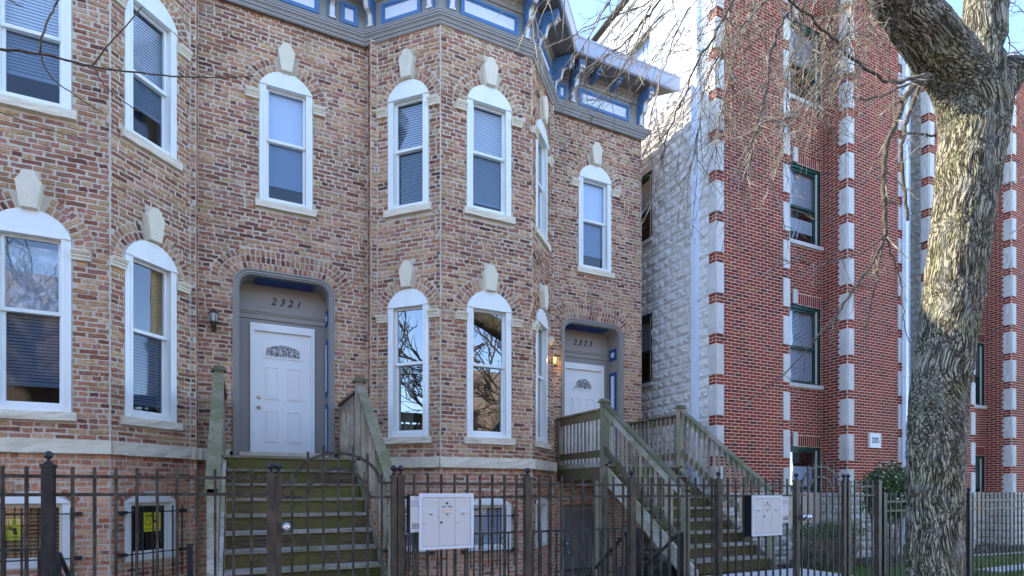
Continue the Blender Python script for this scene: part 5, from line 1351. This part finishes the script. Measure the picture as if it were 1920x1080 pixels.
def build_trunk():
    mb = MB(); skel = []
    for ch in chains:
        pts = smooth_path([np.append(L3(x, y, Y), rad(w, x, Y)) for x, y, Y, w in ch], 5)
        if ch is chains[0]: pts = [np.array([pts[0][0], pts[0][1], -.1, pts[0][3] * 1.25])] + pts
        mb.tube([p[:3] for p in pts], [p[3] for p in pts], 20)
        for a, b in zip(pts[:-1], pts[1:]): skel.append((a, b))
    me = mb.mesh('trunk_raw', None); o = bpy.data.objects.new('trunk_raw', me); C.objects.link(o)
    md = o.modifiers.new('r', 'REMESH'); md.mode = 'VOXEL'; md.voxel_size = .0085; md.use_smooth_shade = True
    sm = o.modifiers.new('s', 'SMOOTH'); sm.iterations = 20; sm.factor = .6
    bpy.context.view_layer.update()
    ev = bpy.data.meshes.new_from_object(o.evaluated_get(bpy.context.evaluated_depsgraph_get())); bpy.data.objects.remove(o)
    n = len(ev.vertices); P = np.empty(n * 3); ev.vertices.foreach_get('co', P); P = P.reshape(-1, 3)
    N = np.empty(n * 3); ev.vertices.foreach_get('normal', N); N = N.reshape(-1, 3)
    D = np.zeros((n, 3)); Wt = np.zeros(n)
    for a, b in skel:
        ab = b[:3] - a[:3]; l2 = ab @ ab; t = np.clip(((P - a[:3]) @ ab) / l2, 0, 1); q = a[:3] + t[:, None] * ab
        d = np.linalg.norm(P - q, axis=1) / (a[3] + .001); w = 1 / (d ** 8 + 1e-3) * math.sqrt(l2); D += w[:, None] * (ab / math.sqrt(l2)); Wt += w
    D /= np.linalg.norm(D, axis=1)[:, None]
    # accumulate a swirl at the old branch scar
    sc = L3(1765, 590, TY - .27); ds = np.linalg.norm(P - sc, axis=1); sw = np.exp(-(ds / .13) ** 2)
    base = L3(1822, 235)
    par = ((P - base) * D).sum(1)
    wrp = np.stack([vnoise(P * 4, 1), vnoise(P * 4, 2), vnoise(P * 4, 3)], 1) - .5
    Q = P - (1 - .17) * par[:, None] * D + wrp * .055
    Q = Q + sw[:, None] * (P - sc) * .9
    def ridg(s, seed): return 1 - np.abs(2 * vnoise(Q * s, seed) - 1)
    f1 = ridg(34, 5); f2 = ridg(58, 6); f3 = vnoise(P * 90, 7); f4 = vnoise(Q * 20 + 7, 8)
    ss = lambda x, a, b: np.clip((x - a) / (b - a), 0, 1) ** 1.3
    crev = np.maximum(ss(f1, .60, .95), ss(f2, .66, .97) * .75)
    plates = 1 - crev + (f3 - .5) * .22 + (f4 - .5) * .3
    lump = vnoise(P * 5, 9) - .5
    amp = .008
    ev_q = P - (1 - .16) * par[:, None] * D + wrp * .07 + sw[:, None] * (P - sc) * .9
    P2 = P + N * ((plates - .7) * amp)[:, None] + N * (lump * .016)[:, None] + N * (sw * .035 * np.cos(ds * 60) * 1.0)[:, None]
    # the sawn stub keeps its flat face
    e0, e1 = L3(1888, 148, TY - .12), L3(1908, 116, TY - .2); ax = (e1 - e0) / np.linalg.norm(e1 - e0)
    over = ((P2 - e1) @ ax); m = (over > -.012) & (np.linalg.norm(P2 - e1, axis=1) < .3); P2[m] -= (over[m] + .012)[:, None] * ax
    ev.vertices.foreach_set('co', P2.ravel()); gq = ev.attributes.new('grain', 'FLOAT_VECTOR', 'POINT'); gq.data.foreach_set('vector', ev_q.astype(np.float32).ravel()); at_ = ev.attributes.new('bark', 'FLOAT', 'POINT'); at_.data.foreach_set('value', np.clip(plates, 0, 1).astype(np.float32))
    ev.materials.clear(); ev.materials.append(M['bark']); ev.update(); ev.name = 'trunk'
    part('trunk', ev, tree)
    c = MB().tube([e1 - ax * .02, e1 + ax * .004], [rad(62, 1908) * .93] * 2, 24); part('sawn_face', c.mesh('sawn_face', 'cut_wood'), tree)
    return n
print('trunk verts', build_trunk())

class Twigs:
    """many thin tubes in one mesh"""
    def __init__(s): s.P = []; s.Rr = []
    def add(s, pts, r0, r1): s.P.append(np.array(pts)); s.Rr.append((r0, r1))
    def mesh(s, name, mat, k=4):
        V, F = [], []; base = 0
        for pts, (r0, r1) in zip(s.P, s.Rr):
            m = len(pts)
            if m < 2: continue
            d = np.gradient(pts, axis=0); d /= np.linalg.norm(d, axis=1)[:, None] + 1e-9
            ref = np.array([.3, .9, .2]); a = np.cross(d, ref); a /= np.linalg.norm(a, axis=1)[:, None] + 1e-9; b = np.cross(d, a)
            r = np.linspace(r0, r1, m)[:, None]
            ring = [pts + (a * math.cos(2 * math.pi * j / k) + b * math.sin(2 * math.pi * j / k)) * r for j in range(k)]
            V.append(np.stack(ring, 1).reshape(-1, 3))
            idx = np.arange(m - 1)[:, None] * k + np.arange(k)[None]; nx = np.arange(m - 1)[:, None] * k + (np.arange(k)[None] + 1) % k
            F.append(np.stack([idx, nx, nx + k, idx + k], 2).reshape(-1, 4) + base); base += m * k
        V = np.concatenate(V); F = np.concatenate(F); me = bpy.data.meshes.new(name)
        me.vertices.add(len(V)); me.vertices.foreach_set('co', V.ravel()); me.loops.add(F.size); me.loops.foreach_set('vertex_index', F.ravel())
        me.polygons.add(len(F)); me.polygons.foreach_set('loop_start', np.arange(len(F)) * 4); me.update(calc_edges=True); me.validate()
        me.polygons.foreach_set('use_smooth', [True] * len(F)); me.materials.append(M[mat]); return me
tg = random.Random(21)
def grow(tw, p, d, length, r, depth, droop=.35, curl=.0):
    """a twig that sags, then curls up at its tip, with alternate side shoots"""
    seg = max(4, int(length / .055)); st = length / seg; pts = [p.copy()]; d = d / np.linalg.norm(d); side = tg.choice((-1, 1))
    wob = np.array([tg.uniform(-1, 1), tg.uniform(-1, 1), tg.uniform(-1, 1)]) * .10
    for i in range(seg):
        f = i / seg
        g_ = np.array([0, 0, -droop * .22 if f < .62 else curl * .30]); d = d + g_ * st * 9 + wob * st * 5 + np.array([tg.gauss(0, 1), tg.gauss(0, 1), tg.gauss(0, 1)]) * .055
        d /= np.linalg.norm(d); p = p + d * st; pts.append(p.copy())
        if depth > 0 and i > 0 and tg.random() < (.42 if depth > 1 else .34):
            side = -side; ax = np.cross(d, np.array([0, 0, 1.0])); ax /= np.linalg.norm(ax) + 1e-6
            nd = d * .75 + ax * side * tg.uniform(.35, .9) + np.array([0, 0, tg.uniform(-.3, .35)])
            grow(tw, p, nd, length * tg.uniform(.22, .5) * (1 - f * .5), r * .62, depth - 1, droop * tg.uniform(.3, 1.1), tg.uniform(.0, 1.4))
    tw.add(pts, r, r * .45)
tw = Twigs(); boughs = []
def bough(px, r0, r1, Y0=TY, Y1=None, mat='dark_branch', dens=2.0, ln=.75, depth=2, heavy=True):
    Y1 = Y0 if Y1 is None else Y1; n = len(px)
    P = smooth_path([L3(x, y, Y0 + (Y1 - Y0) * i / (n - 1)) for i, (x, y) in enumerate(px)], 6)
    P = [p + np.array([tg.gauss(0, 1), tg.gauss(0, 1), tg.gauss(0, 1)]) * .006 for p in P]
    m = MB().tube(P, [r0 + (r1 - r0) * i / (len(P) - 1) for i in range(len(P))], 7)
    part('branch', m.mesh('branch', mat, True), tree)
    for i in range(2, len(P) - 1):
        for _ in range(int(dens) + (tg.random() < dens % 1)):
            d = P[i + 1] - P[i - 1]; d /= np.linalg.norm(d); s = np.array([tg.gauss(0, 1), tg.gauss(0, 1) * .7, tg.gauss(0, 1) * .5 - .15]); d = d * tg.uniform(.5, 1.1) + s * .5
            grow(tw, P[i], d, ln * tg.uniform(.35, 1.15), r1 * .5 if r1 > .008 else .0035, depth, tg.uniform(.3, 1.2), tg.uniform(0, 1.3))
# big hanging pieces next to the trunk
bough([(1738, 140), (1705, 172), (1682, 225), (1664, 270), (1656, 330), (1658, 400), (1660, 446)], .030, .017, TY - .1, TY - .3, dens=.25, ln=.4, depth=1)
bough([(1660, 446), (1640, 485), (1618, 520), (1600, 545), (1575, 580), (1530, 640), (1480, 690), (1425, 742)], .011, .003, TY - .3, TY - .5, dens=.6, ln=.35, depth=1)
bough([(1660, 446), (1648, 490), (1645, 520), (1632, 570), (1628, 605)], .010, .004, TY - .3, TY - .4, dens=.3, ln=.25, depth=1)
bough([(1660, 446), (1676, 490), (1690, 540), (1693, 585), (1702, 640)], .009, .003, TY - .3, TY - .35, dens=.3, ln=.25, depth=1)
bough([(1660, 446), (1600, 478), (1560, 490), (1500, 492), (1440, 480)], .006, .002, TY - .3, TY - .4, dens=.5, ln=.3, depth=1)
bough([(1742, 142), (1722, 168), (1704, 215), (1690, 285), (1698, 360), (1702, 412)], .022, .013, TY - .05, TY - .15, dens=.15, ln=.35, depth=1)
bough([(1735, 140), (1690, 152), (1655, 150), (1600, 110), (1560, 70), (1500, 15), (1450, -30)], .016, .007, TY - .1, TY - .5, dens=.5, ln=.5)
bough([(1755, 255), (1735, 253), (1705, 250), (1690, 256)], .011, .006, TY - .15, TY - .2, dens=.8, ln=.4, depth=1)
bough([(1745, 150), (1700, 158), (1640, 185), (1600, 182)], .012, .004, TY - .15, TY - .35, dens=1, ln=.5)
# drooping boughs of the big limb, out of the top of the picture
top = [([(1560, -160), (1500, -20), (1458, 60), (1442, 120), (1432, 190), (1414, 262), (1400, 330)], .018, .007), ([(1600, -150), (1575, -10), (1548, 60), (1553, 110), (1528, 168), (1534, 215)], .015, .006),
       ([(1470, -240), (1400, -60), (1352, 45), (1312, 110), (1282, 180), (1256, 240), (1240, 300)], .015, .005), ([(1400, -300), (1300, -90), (1238, 0), (1202, 45), (1178, 74), (1140, 105), (1110, 130)], .013, .004),
       ([(1540, -200), (1470, -40), (1390, 50), (1330, 140), (1310, 230), (1300, 330)], .012, .004), ([(1500, -220), (1440, -60), (1405, 30), (1370, 130), (1350, 220), (1335, 300)], .012, .004),
       ([(1440, -260), (1350, -60), (1290, 20), (1250, 110), (1225, 200), (1215, 280)], .010, .004), ([(1350, -330), (1220, -90), (1150, -10), (1110, 60), (1080, 110)], .010, .003),
       ([(1620, -120), (1600, -10), (1590, 60), (1560, 140), (1490, 215), (1440, 230)], .012, .004), ([(1480, -260), (1410, -80), (1368, 20), (1356, 90), (1372, 160), (1368, 230)], .011, .004),
       ([(1300, -360), (1140, -120), (1060, -40), (1010, 10), (990, 40)], .010, .003), ([(1560, -180), (1520, -40), (1500, 40), (1480, 130), (1470, 260), (1455, 330)], .011, .004),
       ([(1400, -300), (1310, -80), (1260, -20), (1180, 20), (1120, 40), (1070, 70)], .010, .003), ([(1640, -100), (1640, -20), (1632, 40), (1620, 110), (1600, 160)], .011, .004)]
for i, (px, r0, r1) in enumerate(top):
    y0 = TY - .1; bough(px, r0 * .8, r1 * .8, y0, TY + (-.9, -.3, -.6, .1, -.2, .3, -.5, .2, -.7, 0, -.4, .4, -.1, -.5)[i], dens=1.6 if px[-1][0] > 1245 else .5, ln=.62, depth=2, mat='dark_branch' if i < 4 else 'twig')
# loose long whips across the upper right and twigs right of the trunk
for i in range(46):
    x = tg.uniform(1240, 1700); Y = TY + tg.uniform(-.9, .5); p = L3(x, tg.uniform(-60, 60), Y); d = np.array([tg.uniform(-.8, -.1), tg.uniform(-.3, .3), tg.uniform(-.9, -.2)])
    grow(tw, p, d, tg.uniform(.5, 1.15), .0045, 2, tg.uniform(.3, 1.1), tg.uniform(.3, 1.5))
for x, y in ((1905, 5), (1925, 30), (1925, 75), (1930, 20), (1925, 250), (1925, 330), (1925, 420), (1925, 500)):
    p = L3(x, y, TY + .3); d = np.array([-1, tg.uniform(-.3, .3), tg.uniform(-.5, .4)]); grow(tw, p, d, tg.uniform(.35, .6), .006, 2, .4, .6)
for x, y in ((1890, 80), (1886, 60), (1888, 100)):
    p = L3(x, y, TY); grow(tw, p, np.array([1, .1, tg.uniform(-.2, .5)]), .7, .007, 2, .2, .4)
me = tw.mesh('twigs', 'twig'); o = part('crown', me, tree, kind='stuff'); print('twigs', len(tw.P), len(me.vertices))

# a second street tree just outside the left edge reaches one thin branch into the picture
t2 = thing('street_tree', 'young street tree outside the left edge whose bare thin branch crosses the upper left windows', 'tree', (-3.4, 2.9, 0))
bt = MB().tube(smooth_path([(-3.4, 2.9, -.05), (-3.38, 2.9, 1.2), (-3.45, 2.92, 2.6), (-3.3, 2.9, 4.2), (-3.4, 2.9, 6)], 5), [.12 - .05 * i / 20 for i in range(21)], 12); part('trunk', bt.mesh('trunk', 'bark', True), t2)
YB2 = 3.0
def B2(x, y): v = at(x, y, YB2); return np.array([v.x, v.y, v.z])
def br2(px, r0, r1, start=None):
    P = [B2(x, y) for x, y in px]; P = ([np.array(start) * (1 - q / 4) + P[0] * q / 4 for q in range(4)] if start is not None else []) + P; P = smooth_path(P, 6); P = [p + np.array([tg.gauss(0, 1), tg.gauss(0, 1), tg.gauss(0, 1)]) * .0012 for p in P]
    part('branch', MB().tube(P, [r0 + (r1 - r0) * i / (len(P) - 1) for i in range(len(P))], 6).mesh('branch', 'dark_branch', True), t2)
br2([(-60, 88), (0, 92), (75, 101), (172, 124), (265, 137), (380, 145), (476, 143)], .010, .0022, (-3.35, 2.9, 3.5))
br2([(75, 101), (78, 70), (92, 35), (112, -5), (130, -40)], .0045, .003); br2([(75, 101), (92, 140), (140, 178), (195, 213)], .0035, .0018)
br2([(172, 124), (200, 88), (235, 50), (267, 12)], .0038, .002); br2([(176, 127), (200, 165), (250, 202), (290, 225)], .003, .0015)
br2([(-60, 190), (0, 210), (70, 238), (140, 256), (203, 265)], .0032, .0015, (-3.35, 2.9, 3.3)); br2([(-40, -30), (0, -12), (20, 2), (44, 13)], .0035, .0018, (-3.3, 2.9, 4.0))
br2([(180, 127), (200, 126), (206, 128)], .002, .0012)

# ------------------------------------------------------------------ shrubs
def shrub(name, label, c, size, nleaf, mat, leafsize, twigs=60, seed=1, cone=False, low=0.0):
    t = thing(name, label, 'bush', c); g = np.random.RandomState(seed); cx, cy, _ = c
    u = g.normal(size=(nleaf, 3)); u /= np.linalg.norm(u, axis=1)[:, None]; rr2 = g.rand(nleaf) ** .33
    lump = .75 + .5 * vnoise(u * 2.2 + seed, seed)
    P = u * (rr2 * lump)[:, None]; P[:, 0] *= size[0]; P[:, 1] *= size[1]; z = (P[:, 2] * .5 + .5)
    if cone: s = np.clip(1.15 - z, .12, 1); P[:, 0] *= s; P[:, 1] *= s
    P[:, 2] = low + z * (size[2] - low); P[:, 0] += cx; P[:, 1] += cy
    part('foliage', scatter_mesh('foliage', P, False, leafsize, mat, tri=False, seed=seed), t, kind='stuff')
    w2 = Twigs()
    for i in range(twigs):
        a = g.uniform(0, 6.28); r = g.rand() ** .5
        e = np.array([cx + size[0] * r * math.cos(a) * .9, cy + size[1] * r * math.sin(a) * .9, size[2] * g.uniform(.5, .98)]); s0 = np.array([cx + (e[0] - cx) * g.uniform(.1, .8), cy + (e[1] - cy) * .3, 0.0])
        w2.add(smooth_path([s0, (s0 + e) / 2 + g.normal(size=3) * .04, e], 4), .008, .003)
    part('stems', w2.mesh('stems', 'dark_branch' if cone else 'twig'), t, kind='stuff'); return t
q = at(1668, 930, 7.2); shrub('evergreen_shrub', 'evergreen shrub with pale blossoms behind the fence left of the trunk', (q.x, 7.2, 0), (.62, .42, 2.15), 5200, 'evergreen', (.035, .08), 40, 3, False, .9)
n = 150; gg = np.random.RandomState(9)
o = part('blossoms', scatter_mesh('blossoms', np.stack([q.x + gg.normal(0, .38, n), 6.95 + gg.normal(0, .18, n), gg.uniform(1.3, 2.25, n)], 1), False, (.04, .045), 'white_blossom', tri=False), [o for o in bpy.data.objects if o.name == 'evergreen_shrub'][0], kind='stuff')
for i, (px, lab) in enumerate(((1528, 'clipped hedge with bare stems and a green top below the red brick wall'), (1576, 'sparser low hedge bush right of the clipped one, behind the gate posts'))):
    q = at(px, 1000, 7.4); shrub('low_hedge', lab, (q.x, 7.4, 0), (.62, .38, .98), 1500, 'hedge_leaf', (.022, .04), 210, 5 + i, False, .62)
q = at(1440, 1000, 7.0); w3 = Twigs(); g = np.random.RandomState(8)
t_ = thing('bare_shrub', 'leafless tangled shrub behind the second mailbox beside the stairs', 'bush', (8.0, 7.3, 0))
for i in range(90):
    s0 = np.array([8.05 + g.uniform(-.25, .3), 7.5 + g.uniform(-.2, .2), 0]); e = s0 + np.array([g.uniform(-.45, .5), g.uniform(-.3, .3), g.uniform(.5, 1.25)]); w3.add(smooth_path([s0, (s0 + e) / 2 + g.normal(size=3) * .1, e], 4), .007, .002)
part('stems', w3.mesh('stems', 'twig'), t_, kind='stuff')
# pinwheel colours near the far bed, wire mesh guard
for px, py, mt, lab in ((1846, 1031, 'pink_print', 'small pink plastic flower in the bed by the far wall'), (1853, 1035, 'mint', 'small mint green plastic flower beside the pink one')):
    q = at(px, py, 8.0); t_ = thing('garden_ornament', lab, 'garden ornament', (q.x, 8.0, 0))
    sub('stake', MB().tube([(0, 0, 0), (0, 0, q.z)], .006, 5).mesh('stake', 'twig'), t_)
    h = MB()
    for k_ in range(5):
        a = 2 * math.pi * k_ / 5; h.add([(0, 0, q.z), (.05 * math.cos(a - .4), -.02, q.z + .05 * math.sin(a - .4)), (.085 * math.cos(a), .0, q.z + .085 * math.sin(a)), (.05 * math.cos(a + .4), .02, q.z + .05 * math.sin(a + .4))], [(0, 1, 2, 3)])
    sub('petals', h.mesh('petals', mt), t_)
ac = thing('wire_cage', 'grey wire mesh plant cage on the lawn left of the tree trunk', 'wire cage', (at(1672, 1000, 6.0).x, 6.0, 0)); w4 = Twigs()
for i in range(34): a = 2 * math.pi * i / 34; w4.add([np.array([.35 * math.cos(a), .35 * math.sin(a), 0]), np.array([.35 * math.cos(a), .35 * math.sin(a), 1.15])], .0022, .0022)
for j in range(26): w4.add([np.array([.35 * math.cos(2 * math.pi * i / 24), .35 * math.sin(2 * math.pi * i / 24), .045 * j]) for i in range(25)], .0018, .0018)
sub('wire_mesh', w4.mesh('wire_mesh', 'cut_wood'), ac, kind='stuff')
hs = MB().tube(smooth_path([(14.2, 7.3, .05), (15.5, 7.35, .06), (17.5, 7.2, .05), (21, 7.3, .06), (28, 7.25, .05)], 6), .03, 6)
single('garden_hose', hs.mesh('garden_hose', 'moulding_grey', True), 'dark blue-grey hose edging the bed along the far lawn', 'hose')

# ------------------------------------------------------------------ the far side of the street: what the window panes mirror
def far_tree(x, y, seed, h, lab):
    t = thing('far_street_tree', lab, 'tree', (x, y, 0), 'bare trees across the street'); global tg
    tg = random.Random(seed); w5 = Twigs()
    part('trunk', MB().tube(smooth_path([(x, y, -.1), (x + .1, y, h * .3), (x - .1, y, h * .6), (x, y, h)], 5), [.28 - .22 * i / 15 for i in range(16)], 10).mesh('trunk', 'dark_branch', True), t)
    def rec(p, d, L_, r, dep):
        pts = [p]; d = d / np.linalg.norm(d)
        for i in range(5):
            d = d + np.array([tg.gauss(0, .14), tg.gauss(0, .14), tg.gauss(.03, .12)]); d /= np.linalg.norm(d); p = p + d * L_ / 5; pts.append(p)
            if dep > 0: rec(p, d + np.array([tg.gauss(0, .7), tg.gauss(0, .7), tg.gauss(.2, .4)]), L_ * tg.uniform(.45, .7), r * .6, dep - 1)
        w5.add(pts, r, r * .55)
    for k_ in range(9):
        a = tg.uniform(0, 6.28); rec(np.array([x, y, h * tg.uniform(.3, .85)]), np.array([math.cos(a), math.sin(a), .7]), tg.uniform(2.2, 3.6), .10, 3 if k_ < 8 else 2)
    part('crown', w5.mesh('crown', 'dark_branch', 3), t, kind='stuff')
far_tree(12.4, -7.5, 3, 9, 'bare tree across the street, mirrored in the middle bay panes'); far_tree(-6.6, -8, 5, 9, 'bare tree across the street, mirrored in the left bay panes'); far_tree(-14, 2.2, 12, 9, 'bare tree further along the kerb, mirrored in the slanted pane of the middle bay'); far_tree(19, -9, 9, 9, 'bare tree across the street, opposite the red brick buildings')
fb = thing('facing_houses', 'row of brick houses across the street, seen only in reflections', 'houses', (0, -19, 0))
fm = MB()
for i, x in enumerate((-75, -66, -57, -49, -40.5, -32, -23.5, -15, -6, 3, 12, 21, 30)):
    part('house_front', MB().box(x, x + 8.4, -30, -17 + (i % 2) * .5, 0, 9.5 + (i * 37 % 5) * .6).mesh('house_front', 'far_wall'), fb)
    w6 = MB()
    for zz in (1.5, 4.9):
        for xx in (1, 3.6, 6.2): w6.box(x + xx, x + xx + 1.1, -17.05 + (i % 2) * .5, -16.9 + (i % 2) * .5, zz, zz + 2)
    part('house_windows', w6.mesh('house_windows', 'room'), fb)
